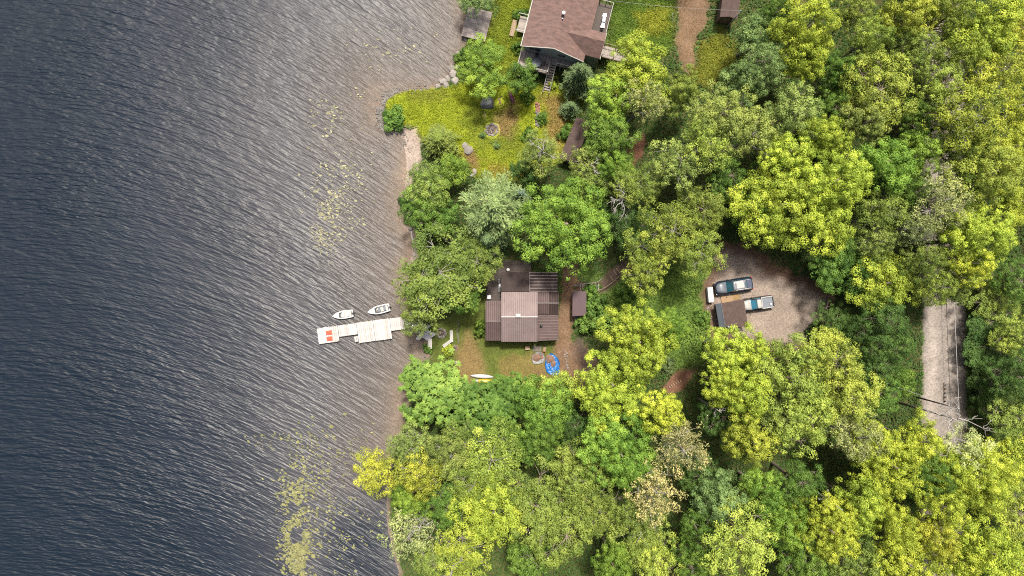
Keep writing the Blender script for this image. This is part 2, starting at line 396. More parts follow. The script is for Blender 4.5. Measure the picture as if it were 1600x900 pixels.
ZONES = [  # name, colour, feather (m), ragged edge (m), photo outline
 ('ground', (.075, .120, .020), 1.5, 2.0, [(905,420),(980,440),(1105,405),(1112,520),(1100,560),(1060,580),(1040,560),(960,470),(925,470)]),
 ('meadow', (.205, .240, .017), .9, 1.2, [(600,152),(640,142),(690,136),(720,124),(760,110),(830,135),(885,135),(908,165),(900,190),(875,258),(830,278),(790,281),(745,272),(722,248),(700,238),(660,216),(640,203),(610,197)]),
 ('meadow', (.150, .165, .020), 1.0, 1.6, [(640,140),(700,135),(705,150),(660,158),(640,150)]),
 ('meadow', (.150, .180, .020), 1.5, 2.2, [(735,160),(790,185),(830,230),(800,255),(745,235),(725,190)]),
 ('meadow', (.200, .135, .055), .7, 1.0, [(715,232),(738,236),(750,262),(738,262)]),
 ('meadow', (.185, .135, .050), 1.0, 1.4, [(772,175),(800,165),(812,185),(795,215),(778,215),(768,190)]),
 ('meadow', (.215, .155, .050), 1.2, 1.6, [(845,150),(880,150),(893,185),(878,235),(858,232),(850,190)]),
 ('meadow', (.190, .165, .030), .9, 1.4, [(760,255),(830,258),(850,268),(820,280),(765,275)]),
 ('meadow', (.135, .165, .016), .9, 1.2, [(772,-30),(840,-30),(818,74),(812,118),(740,112),(756,66),(772,16)]),
 ('meadow', (.085, .135, .020), 1.0, 1.4, [(948,-30),(1056,-30),(1053,70),(1010,105),(950,100)]),
 ('meadow', (.170, .185, .020), 1.0, 2.0, [(985,20),(1045,15),(1040,50),(1000,55)]),
 ('meadow', (.150, .160, .022), 1.2, 2.0, [(1085,70),(1128,40),(1152,95),(1110,145),(1082,120)]),
 ('driveway', (.112, .074, .046), .6, .9, [(1062,-140),(1122,-140),(1106,30),(1088,70),(1090,100),(1075,112),(1062,104),(1056,70),(1060,30)]),
 ('lawn', (.062, .078, .016), .7, .9, [(670,500),(690,500),(740,450),(762,470),(762,530),(882,530),(884,560),(862,606),(800,618),(720,615),(695,598),(676,575),(670,545)]),
 ('lawn', (.125, .090, .038), .8, 1.2, [(728,515),(748,540),(762,580),(745,600),(715,600),(716,555)]),
 ('lawn', (.105, .086, .028), .9, 1.5, [(775,562),(830,552),(862,560),(855,606),(790,606)]),
 ('lawn', (.115, .078, .036), .6, 1.0, [(830,580),(852,572),(850,602),(830,602)]),
 ('path', (.070, .050, .040), .6, .7, [(895,438),(935,440),(972,405),(990,418),(950,456),(895,462)]),
 ('path', (.112, .072, .046), .6, .7, [(876,405),(906,405),(902,450),(893,528),(915,548),(938,575),(932,602),(868,602),(862,560),(868,532),(875,470)]),
 ('path', (.055, .041, .036), .9, 1.2, [(905,520),(930,545),(942,590),(905,604),(903,570),(890,540)]),
 ('path', (0.114, 0.055, 0.035), .6, .9, [(972,255),(998,203),(1012,212),(992,258)]),
 ('path', (0.106, 0.055, 0.037), .5, .7, [(1035,605),(1055,580),(1092,574),(1085,592),(1050,622)]),
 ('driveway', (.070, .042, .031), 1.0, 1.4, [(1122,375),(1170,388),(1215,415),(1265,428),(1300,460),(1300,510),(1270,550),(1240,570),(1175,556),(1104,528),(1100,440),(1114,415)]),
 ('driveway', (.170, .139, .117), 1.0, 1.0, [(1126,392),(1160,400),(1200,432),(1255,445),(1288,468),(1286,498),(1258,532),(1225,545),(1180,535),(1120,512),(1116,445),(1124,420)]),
 ('road', (.170, .148, .133), .35, .25, [(1444,-900),(1509,-900),(1509,1800),(1438,1800)]),
 ('beach', (.215, .175, .148), .5, .7, [(624,196),(650,199),(661,235),(656,266),(642,288),(612,282),(608,235)]),
 ('beach', (.150, .120, .103), .5, .5, [(628,350),(652,362),(656,408),(628,414),(622,380)]),
]
ZN = ['ground', 'lake_bed', 'beach', 'meadow', 'lawn', 'path', 'driveway', 'road']
def zone_eval(x, y, d):
    col = np.empty(x.shape + (3,)); g = fbm(x, y, 5, 21)
    for i, (a, b) in enumerate(zip((.040, .034, .014), (.062, .070, .022))): col[..., i] = a + (b - a) * g
    idx = np.zeros(x.shape, int)
    # bank and bed
    w = ss((1.2 - d) / 1.4)[..., None]; q = np.clip(-d / 24, 0, 1)[..., None]
    bank = np.array((.13, .10, .08)); shallow = np.array((.165, .140, .124)); deep = np.array((.06, .055, .055))
    bed = shallow * (1 - q) + deep * q
    col = col * (1 - w) + bank * w
    wb = ss((-d + .1) / .5)[..., None]; col = col * (1 - wb) + bed * wb
    n1 = fbm(x, y, 2.4, 31) - .5; n2 = fbm(x, y, .9, 37) - .5
    for nm, c, f, rag, poly in ZP:
        s = poly_sd(poly, x, y) + rag * (1.4 * n1 + .8 * n2)
        w = ss((s + f) / (2 * f))
        if nm in ('meadow', 'lawn'): w = w * ss((d - .2) / .5)
        if nm == 'beach': w = w * ss((d + 4.0) / 3.5)
        cc = np.array(c) * np.ones(x.shape + (1,))
        if nm == 'road':   # paler wheel tracks and tree shadow painted darker on the right edge
            cc = cc * (1 + .16 * np.cos((x - poly[0][0]) / 5.6 * 4 * math.pi - 2.2) - .22 * ss((x - poly[0][0] - 4.6) / .8) + .10 * (n1 + n2))[..., None]
        if nm == 'driveway': cc = cc * (1 + .35 * (fbm(x, y, 7, 43) - .5))[..., None]
        col = col * (1 - w[..., None]) + cc * w[..., None]
        idx = np.where(w > .5, ZN.index(nm), idx)
    idx = np.where((d < -.05), 1, idx)
    return col, idx
ZP = [(a, b, c, d, Gp(e)) for a, b, c, d, e in ZONES]
GC, GI = zone_eval(GX, GY, GD)
# the road is a slightly raised crown with wheel tracks worn paler
nx, ny = GX.shape
vid = np.arange(nx * ny).reshape(nx, ny)
quads = np.stack([vid[:-1, :-1], vid[1:, :-1], vid[1:, 1:], vid[:-1, 1:]], -1).reshape(-1, 4)
fz = GI[:-1, :-1].reshape(-1)
ALLV = np.stack([GX, GY, GZ], -1).reshape(-1, 3); ALLC = GC.reshape(-1, 3)
ZLABEL = {'ground': 'dark leaf-littered forest floor under the trees', 'lake_bed': 'sandy brown lake bed below the shallow water', 'beach': 'pale sandy beach at the water edge',
 'meadow': 'yellow-green unmown grass on the point and around the upper house', 'lawn': 'patchy dry lawn below the cottage', 'path': 'trodden brown earth path beside the cottage',
 'driveway': 'pinkish gravel parking area and earth driveway', 'road': 'grey-beige gravel road at the right side'}
for zi, zn in enumerate(ZN):
    fq = quads[fz == zi]
    if not len(fq): continue
    used, inv = np.unique(fq, return_inverse=True); inv = inv.reshape(-1, 4)
    me = bpy.data.meshes.new(zn); n = len(fq)
    me.vertices.add(len(used)); me.vertices.foreach_set('co', ALLV[used].astype(np.float32).ravel())
    me.loops.add(n * 4); me.loops.foreach_set('vertex_index', inv.astype(np.int32).ravel())
    me.polygons.add(n); me.polygons.foreach_set('loop_start', np.arange(0, n * 4, 4, dtype=np.int32))
    me.polygons.foreach_set('use_smooth', np.ones(n, bool)); me.update(calc_edges=True)
    a = me.attributes.new('gcol', 'FLOAT_COLOR', 'POINT')
    a.data.foreach_set('color', np.concatenate([ALLC[used], np.ones((len(used), 1))], 1).astype(np.float32).ravel())
    me.materials.append(M['ground'])
    o = link_mesh(zn, me); tag(o, ZLABEL[zn], None, None, 'structure')

# lake surface
wx = axis([(-300, -90, 15), (-90, 2, .6)]); wy = axis([(-250, -60, 19), (-60, 60, .6), (60, 250, 19)])
WX, WY = np.meshgrid(wx, wy, indexing='ij'); WD = shore_d(WX, WY)
wv = np.arange(WX.size).reshape(WX.shape)
wq = np.stack([wv[:-1, :-1], wv[1:, :-1], wv[1:, 1:], wv[:-1, 1:]], -1).reshape(-1, 4)
keep = (WD.reshape(-1)[wq] < .9).any(1); wq = wq[keep]
used, inv = np.unique(wq, return_inverse=True); inv = inv.reshape(-1, 4); n = len(wq)
me = bpy.data.meshes.new('lake_water')
me.vertices.add(len(used)); me.vertices.foreach_set('co', np.stack([WX, WY, np.zeros_like(WX)], -1).reshape(-1, 3)[used].astype(np.float32).ravel())
me.loops.add(n * 4); me.loops.foreach_set('vertex_index', inv.astype(np.int32).ravel())
me.polygons.add(n); me.polygons.foreach_set('loop_start', np.arange(0, n * 4, 4, dtype=np.int32)); me.update(calc_edges=True)
span = 30 + 16 * ss((WY + 38) / 30)
dn = np.clip(-WD / span, 0, 1) + .10 * (fbm(WX, WY, 11, 51) - .5)
mud_and_reflection = np.exp(-((WX + 22) / 8) ** 2) * ss((-24 - WY) / 12); dn = np.where(WD < 0, np.maximum(dn, .62 * mud_and_reflection), dn)  # weedy bottom and tree reflection, both painted in as darker depth
a = me.attributes.new('depth', 'FLOAT', 'POINT'); a.data.foreach_set('value', np.clip(dn, 0, 1).reshape(-1)[used].astype(np.float32))
me.materials.append(M['water'])
tag(link_mesh('water', me), 'rippled lake water, navy offshore and brownish near the shore', None, None, 'structure')

# ------------------------------------------------------------------ low plants on the ground (nobody could count them)
def scatter(rng, n, box, want):
    x = rng.uniform(box[0], box[1], n); y = rng.uniform(box[2], box[3], n)
    d = shore_d(x, y); c, i = zone_eval(x, y, d); k = want(x, y, d, i, c)
    return x[k], y[k], height_d(x, y, d)[k], c[k], i[k], d[k]
rng = np.random.default_rng(11)
# undergrowth in the woods
x, y, z, c, zi, d = scatter(rng, 330000, (-20, 74, -44, 44), lambda x, y, d, i, c: (i == 0) & (d > .6) & (fbm(x, y, 3.5, 61) > .20))
hum = fbm(x, y, 2.2, 71)
P = np.stack([x, y, z + .05 + .9 * np.clip(hum - .3, 0, 1) * rng.uniform(.5, 1, len(x))], 1)
Nn = np.stack([rng.normal(0, .45, len(x)), rng.normal(0, .45, len(x)), np.ones(len(x))], 1)
V = leaf_quads(rng, P, Nn, rng.uniform(.16, .36, len(x)))
slope = np.clip((c[:, 1] - .05) / .05, 0, 1)[:, None]
gc = (np.array((.032, .066, .014)) * (1 - slope) + np.array((.064, .108, .020)) * slope) * rng.uniform(.75, 1.3, (len(x), 1))
tag(link_mesh('undergrowth', quads_mesh('undergrowth', V, .35 + .45 * hum + rng.normal(0, .12, len(x)), M['ground_leaf'], gc)),
    'low leafy undergrowth covering the forest floor and the green slope', 'undergrowth', None, 'stuff')
BARE = [(768.5, 203, 1.25), (763, 162, 1.1), (781, 160, .8), (839, 165, .5), (840, 172, .5), (840, 180, .5), (839.5, 188, .5), (839, 195, .5), (757.5, 180.5, .4), (802, 155, .5), (689.5, 520.5, .8), (711.5, 543.5, .5)]
BARE = [(*G(a, b)[:2], r) for a, b, r in BARE]
def trodden(x, y): return np.logical_or.reduce([(x - a) ** 2 + (y - b) ** 2 < r * r for a, b, r in BARE])
# long grass on the point and round the upper house, short grass on the lawn
x, y, z, c, zi, d = scatter(rng, 420000, (-20, 36, -18, 44), lambda x, y, d, i, c: ((i == 3) | (i == 4)) & ~trodden(x, y) & (rng.uniform(0, 1, len(x)) < np.where(i == 3, 1, .75)))
tall = zi == 3
ht = np.where(tall, .30, .09) * (.4 + 1.2 * fbm(x, y, 1.3, 81))
P = np.stack([x, y, z + ht * .55], 1)
ax = np.stack([rng.normal(0, .7, len(x)), rng.normal(0, .7, len(x)), np.ones(len(x)) * .55], 1)
Nn = np.stack([rng.normal(0, .6, len(x)), rng.normal(0, .6, len(x)), np.ones(len(x)) * .8], 1)
V = leaf_quads(rng, P, Nn, ht * 1.5, .30, axis=ax, fold=.05)
tuft = fbm(x, y, .8, 91)
for nm, k, lb in (('meadow_grass', tall, 'long yellow-green grass on the point and around the upper house'), ('lawn_grass', ~tall, 'short patchy grass on the lawn below the cottage')):
    tag(link_mesh(nm, quads_mesh(nm, V[k], (.26 + .48 * tuft + rng.normal(0, .07, len(x)))[k], M['ground_leaf'], c[k] * (1.05 if nm == 'meadow_grass' else 1.5))), lb, 'grass', None, 'stuff')
# lily pads
def pads(name, label, spec, seed, size, colour):
    rng = np.random.default_rng(seed); X = []; Y = []
    for px, py, sx, sy, n in spec:
        X.append(rng.normal(px, sx, n)); Y.append(rng.normal(py, sy, n))
    px = np.concatenate(X); py = np.concatenate(Y); k = K(0.012)
    x = (px - 800) * k; y = (450 - py) * k; keep = (shore_d(x, y) < -.6) & (fbm(x, y, 2.2, seed) > .43); x = x[keep]; y = y[keep]; n = len(x)
    r = rng.lognormal(-.1, .38, n) * size; a0 = rng.uniform(0, 6.28, n); asp = rng.uniform(.28, .8, n)
    ang = a0[:, None] + np.linspace(.25, 2 * math.pi - .25, 8)[None]
    ca, sa = np.cos(ang), np.sin(ang); st = rng.uniform(-.9, .2, n)[:, None]
    ux = ca * r[:, None]; uy = sa * (r * asp)[:, None]
    qx = ux * np.cos(st) - uy * np.sin(st); qy = ux * np.sin(st) + uy * np.cos(st)
    zz = .02 + rng.uniform(0, .03, n)[:, None] + .05 * (ca * np.cos(a0)[:, None] + sa * np.sin(a0)[:, None]) * rng.uniform(0, 1, n)[:, None]
    V = np.stack([x[:, None] + qx, y[:, None] + qy, zz * np.ones_like(qx)], -1)
    gc = np.array(colour) * rng.uniform(.7, 1.2, (n, 1))
    tag(link_mesh(name, quads_mesh(name, V, rng.uniform(.3, .8, n), M['ground_leaf'], gc)), label, 'lily pads', None, 'stuff')
pads('lily_pads', 'dense bed of yellow-green lily pads at the bottom of the lake', [(462,810,11,44,1250),(466,872,13,26,950),(468,745,24,16,150),(500,790,26,50,260),(545,830,26,36,170),(440,690,30,10,90),(510,705,40,25,170),(560,740,30,30,90)], 101, .14, (.165, .165, .070))
pads('lily_pads', 'thin scatter of pale lily pads off the sandy beach', [(515,330,18,36,420),(505,355,10,20,240),(540,300,26,40,180),(510,185,12,14,150),(530,265,24,20,60),(562,150,7,6,26),(645,70,24,18,60),(585,80,20,20,40)], 102, .12, (.23, .22, .13))

# fallen leaves round the edge of the parking area, on the driveway and on the earth path
rng = np.random.default_rng(21)
x, y, z, c, zi, d = scatter(rng, 150000, (-2, 56, -18, 44), lambda x, y, d, i, c: ((i == 6) | (i == 5)) & (c[:, 0] < .125) & (rng.uniform(0, 1, len(x)) < .8) & (fbm(x, y, 1.6, 141) > .42))
Nn = np.stack([rng.normal(0, .3, len(x)), rng.normal(0, .3, len(x)), np.ones(len(x))], 1)
lit = np.array((.15, .075, .035)) * rng.uniform(.5, 1.6, (len(x), 1))
tag(link_mesh('leaf_litter', quads_mesh('leaf_litter', leaf_quads(rng, np.stack([x, y, z + .03], 1), Nn, rng.uniform(.06, .14, len(x))), rng.uniform(.3, .7, len(x)), M['ground_leaf'], lit)),
    'brown fallen leaves along the edges of the parking and the earth paths', 'fallen leaves', None, 'stuff')
# ------------------------------------------------------------------ trees
def add_tubes(mb, start, target, r0, r1, rng, wob=.25, n=4, sides=5):
    a = np.array(start); b = np.array(target); pts = []
    L = np.linalg.norm(b - a)
    for i in range(n + 1):
        t = i / n
        p = a + (b - a) * t + np.array((0, 0, .18 * L * math.sin(math.pi * t))) * (-.3)
        if 0 < i < n: p = p + rng.normal(0, wob * L * .1, 3)
        pts.append(tuple(p))
    mb.tube(pts, [r0 + (r1 - r0) * i / n for i in range(n + 1)], sides)
    return pts

def broadleaf(seed, Rr=4.5, Ht=13.0, kind='maple'):
    """returns crown mesh, trunk mesh-builder; base at the origin"""
    rng = np.random.default_rng(seed)
    # heads, clump radius (m), clump cover, leaves per clump, leaf length, leaf aspect, leaf tilt
    cfg = dict(maple=(8, .54, 1.0, 84, .175, .74, .42), birch=(8, .46, .85, 52, .175, .62, .95), ash=(6, .62, 1.5, 0, .42, .34, .8),
               dry=(7, .42, .62, 28, .22, .42, 1.7), bush=(6, .30, 1.0, 50, .20, .60, .8), oak=(8, .48, .95, 60, .17, .66, .6))[kind]
    nh, rcm, cover, nlf, ls, asp, jit = cfg
    rc = rcm / Rr
    ecc = rng.uniform(.82, 1.0); rot = rng.uniform(0, 6.28)
    heads = [(0, 0, .0, rng.uniform(.40, .50))]
    a0 = rng.uniform(0, 6.28)
    for i in range(nh - 1):
        a = a0 + 2 * math.pi * i / (nh - 1) + rng.normal(0, .25); q = rng.uniform(.42, .66)
        heads.append((math.cos(a) * q, math.sin(a) * q * ecc, -rng.uniform(.12, .55), rng.uniform(.28, .44)))
    for i in range(3):
        a = rng.uniform(0, 6.28); q = rng.uniform(.15, .5)
        heads.append((math.cos(a) * q, math.sin(a) * q, -rng.uniform(.5, .9), rng.uniform(.3, .42)))
    zc = Ht - Rr * .42
    PP = []; NN = []; TT = []; SS = []; AX = []
    tr = MB()
    top = np.array((0, 0, zc - Rr * .1))
    lean = rng.normal(0, .25, 2)
    trunk_r = .06 * Rr ** .9 + .05
    if kind != 'bush':
        tr.tube([(0, 0, -.6), (0, 0, .3), (lean[0] * .5, lean[1] * .5, Ht * .35), (lean[0], lean[1], Ht * .6), (0, 0, zc)],
                [trunk_r * 1.35, trunk_r, trunk_r * .8, trunk_r * .62, trunk_r * .35], 7)
    for hi, (hx, hy, hh, hr) in enumerate(heads):
        hc = np.array((hx * Rr, hy * Rr, zc + hh * Rr)); hrad = hr * Rr
        if kind != 'bush':
            add_tubes(tr, (lean[0] * .8, lean[1] * .8, Ht * rng.uniform(.42, .6)), hc, trunk_r * .42, trunk_r * .13, rng)
        m = max(8, int(cover * 2.1 * (hrad / rcm) ** 2))
        # clump centres over the upper part of the head
        dirs = unit(rng.normal(size=(m * 3, 3))); dirs = dirs[dirs[:, 2] > -.3][:m]
        cen = hc + dirs * np.array((1, 1, .8)) * hrad * rng.uniform(.74, 1.16, (len(dirs), 1))
        head_t = rng.normal(0, .17)
        for ci, (c, dv) in enumerate(zip(cen, dirs)):
            crad = rc * Rr * rng.uniform(.55, 1.45)
            if kind in ('birch', 'dry', 'oak') and ci % 4 == 0: add_tubes(tr, hc, c, trunk_r * .12, trunk_r * .04, rng, n=3, sides=4)
            ct = .5 + head_t + rng.normal(0, .16)
            if kind == 'ash':
                for k in range(3):
                    p0 = c + rng.normal(0, crad * .6, 3); nl = 7
                    aa = rng.uniform(0, 6.28) + np.arange(nl) * 2 * math.pi / nl + rng.normal(0, .2, nl)
                    out = np.stack([np.cos(aa), np.sin(aa), np.full(nl, -.45)], 1) + dv * .5
                    PP.append(p0 + unit(out) * ls * .5); NN.append(np.stack([np.cos(aa) * .5, np.sin(aa) * .5, np.ones(nl)], 1) + dv * .4)
                    TT.append(ct + rng.normal(0, .12, nl)); SS.append(np.full(nl, ls * 1.35) * rng.uniform(.8, 1.2, nl)); AX.append(out)
            else:
                n = int(nlf * rng.uniform(.7, 1.25) * (crad / (rc * Rr)) ** 1.4)
                ld = unit(rng.normal(size=(n, 3)) + np.array((0, 0, .55)) + dv * .5)
                PP.append(c + ld * np.array((1, 1, .75)) * crad * (rng.uniform(.74, 1.05, (n, 1)) + .32 * (rng.uniform(0, 1, (n, 1)) > .86)))
                NN.append(ld + rng.normal(0, .33 * jit, (n, 3)) + np.array((0, 0, .25)))
                TT.append(ct + rng.normal(0, .13, n)); SS.append(ls * rng.uniform(.65, 1.25, n)); AX.append(rng.normal(size=(n, 3)))
    P = np.concatenate(PP); Nn = np.concatenate(NN)
    V = leaf_quads(rng, P, Nn, np.concatenate(SS), asp, axis=np.concatenate(AX))
    return quads_mesh('crown', V, np.concatenate(TT), M['leaf']), tr

def conifer(seed, Rr=3.5, Ht=13.0, kind='pine'):
    rng = np.random.default_rng(seed); tr = MB()
    tr.tube([(0, 0, -.5), (0, 0, Ht * .5), (0, 0, Ht * .97)], [.22, .15, .03], 7)
    PP = []; NN = []; TT = []; AX = []; SS = []
    lv = 15 if kind == 'spruce' else 11
    for i in range(lv):
        t = i / (lv - 1); z = Ht * (.30 + .68 * t)
        prof = (1 - t) ** .8 if kind == 'spruce' else (math.sin(math.pi * (.18 + .80 * t)) ** .75)
        reach = Rr * max(.10, prof); nb = 9 if kind == 'spruce' else 7
        for b in range(nb):
            a = 2 * math.pi * (b + .5 * (i % 2)) / nb + rng.normal(0, .18); L = reach * rng.uniform(.72, 1.12)
            droop = (-.25 if kind == 'spruce' else .12) * L
            tipp = np.array((math.cos(a) * L, math.sin(a) * L, z + droop))
            add_tubes(tr, (0, 0, z), tipp, .05, .015, rng, .1, 2, 4)
            ct = .5 + rng.normal(0, .13); sidev = np.array((-math.sin(a), math.cos(a), 0))
            ns = max(4, int(L / (.26 if kind == 'spruce' else .30)))
            for s in range(ns):
                q = (s + .6) / ns; spread = (1 - .45 * q) * (.32 if kind == 'spruce' else .42) * (.5 + .5 * L / Rr)
                c = np.array((0, 0, z)) * (1 - q) + tipp * q
                m = 9 if kind == 'spruce' else 13
                off = rng.normal(0, 1, (m, 1)) * sidev * spread * 1.1 + rng.normal(0, .09, (m, 3))
                PP.append(c + off)
                od = np.array((math.cos(a), math.sin(a), .15)) + np.sign(off @ sidev)[:, None] * sidev * rng.uniform(.2, 1.0, (m, 1)) + rng.normal(0, .25, (m, 3))
                AX.append(od); NN.append(np.array((0, 0, 1)) + rng.normal(0, .5, (m, 3)))
                TT.append(ct + rng.normal(0, .12, m)); SS.append(rng.uniform(.28, .5, m))
    P = np.concatenate(PP)
    V = leaf_quads(rng, P, np.concatenate(NN), np.concatenate(SS), .26, axis=np.concatenate(AX), fold=.05)
    return quads_mesh('crown', V, np.concatenate(TT), M['leaf']), tr

def bare_tree(seed, Ht=12.0, Rr=3.0, forks=7):
    """leafless: trunk and a list of limb builders"""
    rng = np.random.default_rng(seed); tr = MB(); limbs = []
    tr.tube([(0, 0, -.5), (.1, .05, Ht * .45), (-.05, .1, Ht * .8), (.05, 0, Ht)], [.17, .13, .08, .03], 7)
    for i in range(forks):
        lm = MB(); z = Ht * rng.uniform(.62, .97); a = 2 * math.pi * i / forks + rng.normal(0, .3); L = Rr * rng.uniform(.6, 1.1)
        tip = np.array((math.cos(a) * L, math.sin(a) * L, z + L * rng.uniform(.0, .45)))
        pts = add_tubes(lm, (0, 0, z), tip, .065, .022, rng, .9, 4, 5)
        for k in range(5):
            p = np.array(pts[rng.integers(1, 5)]); a2 = a + rng.normal(0, .8); l2 = L * rng.uniform(.25, .5)
            q = add_tubes(lm, p, p + np.array((math.cos(a2) * l2, math.sin(a2) * l2, rng.uniform(-.1, .5) * l2)), .032, .014, rng, .9, 3, 4)
            for j in range(2):
                a3 = a2 + rng.normal(0, .7); l3 = l2 * .5; p3 = np.array(q[rng.integers(1, 4)])
                add_tubes(lm, p3, p3 + np.array((math.cos(a3) * l3, math.sin(a3) * l3, .1 * l3)), .024, .012, rng, .5, 2, 4)
        limbs.append(lm)
    return tr, limbs

# prototypes: several individuals of each kind so that no two neighbours repeat
PROTO = {}
def proto(key, n, fn, bark):
    L = []
    for i in range(n):
        crown, tr = fn(i)
        L.append((crown, tr.mesh('trunk', bark, True)))
    PROTO[key] = L
proto('maple', 8, lambda i: broadleaf(200 + i, 4.5, 13, 'maple'), M['bark'])
proto('bigmaple', 4, lambda i: broadleaf(240 + i, 6.6, 15, 'maple'), M['bark'])
proto('oak', 6, lambda i: broadleaf(300 + i, 4.5, 13, 'oak'), M['bark'])
proto('birch', 7, lambda i: broadleaf(400 + i, 4.0, 13, 'birch'), M['bark_white'])
proto('dry', 4, lambda i: broadleaf(500 + i, 3.8, 13, 'dry'), M['bark_white'])
proto('ash', 3, lambda i: broadleaf(600 + i, 4.2, 10, 'ash'), M['bark'])
proto('small', 5, lambda i: broadleaf(700 + i, 2.8, 8, 'maple'), M['bark'])
proto('bush', 4, lambda i: broadleaf(800 + i, 1.6, 1.7, 'bush'), M['bark'])
proto('pine', 2, lambda i: conifer(900 + i, 4.0, 14, 'pine'), M['bark'])
proto('spruce', 3, lambda i: conifer(950 + i, 2.4, 10, 'spruce'), M['bark'])
PR = dict(maple=(4.5, 13), bigmaple=(6.6, 15), oak=(4.5, 13), birch=(4.0, 13), dry=(3.8, 13), ash=(4.2, 10), small=(2.8, 8), bush=(1.6, 1.7), pine=(4.0, 14), spruce=(2.4, 10))
TC = dict(Y=(.268, .328, .038), B=(.145, .232, .032), G=(.082, .146, .024), O=(.185, .235, .055), L=(.222, .278, .046), D=(.050, .094, .020), T=(0.3128, 0.2944, 0.1196),
          YY=(.255, .285, .036), P=(0.1794, 0.2346, 0.0810), S=(0.1058, 0.1490, 0.0570), E=(0.1472, 0.1978, 0.0368), A=(0.1178, 0.1886, 0.0331), U=(0.1334, 0.2024, 0.1472), C=(0.1104, 0.1748, 0.0552), X=(0.2760, 0.3082, 0.1104))
CW = dict(Y='bright yellow-green', B='fresh green', G='mid-green', O='pale olive', L='yellowish olive', D='dark green', T='tan dry-leaved', YY='golden yellow',
          P='feathery pale green', S='grey-green', E='olive-green', A='glossy bright green', U='blue-green', C='cool green', X='pale cream-leaved')
NOUN = dict(maple='maple', bigmaple='large maple', oak='broadleaf tree', birch='birch', dry='thin-crowned tree', ash='ash', small='young tree', bush='bush', pine='pine', spruce='spruce')
ONAME = dict(maple='maple_tree', bigmaple='maple_tree', oak='broadleaf_tree', birch='birch_tree', dry='thin_crowned_tree', ash='ash_tree', small='young_tree', bush='bush', pine='pine_tree', spruce='spruce_tree')
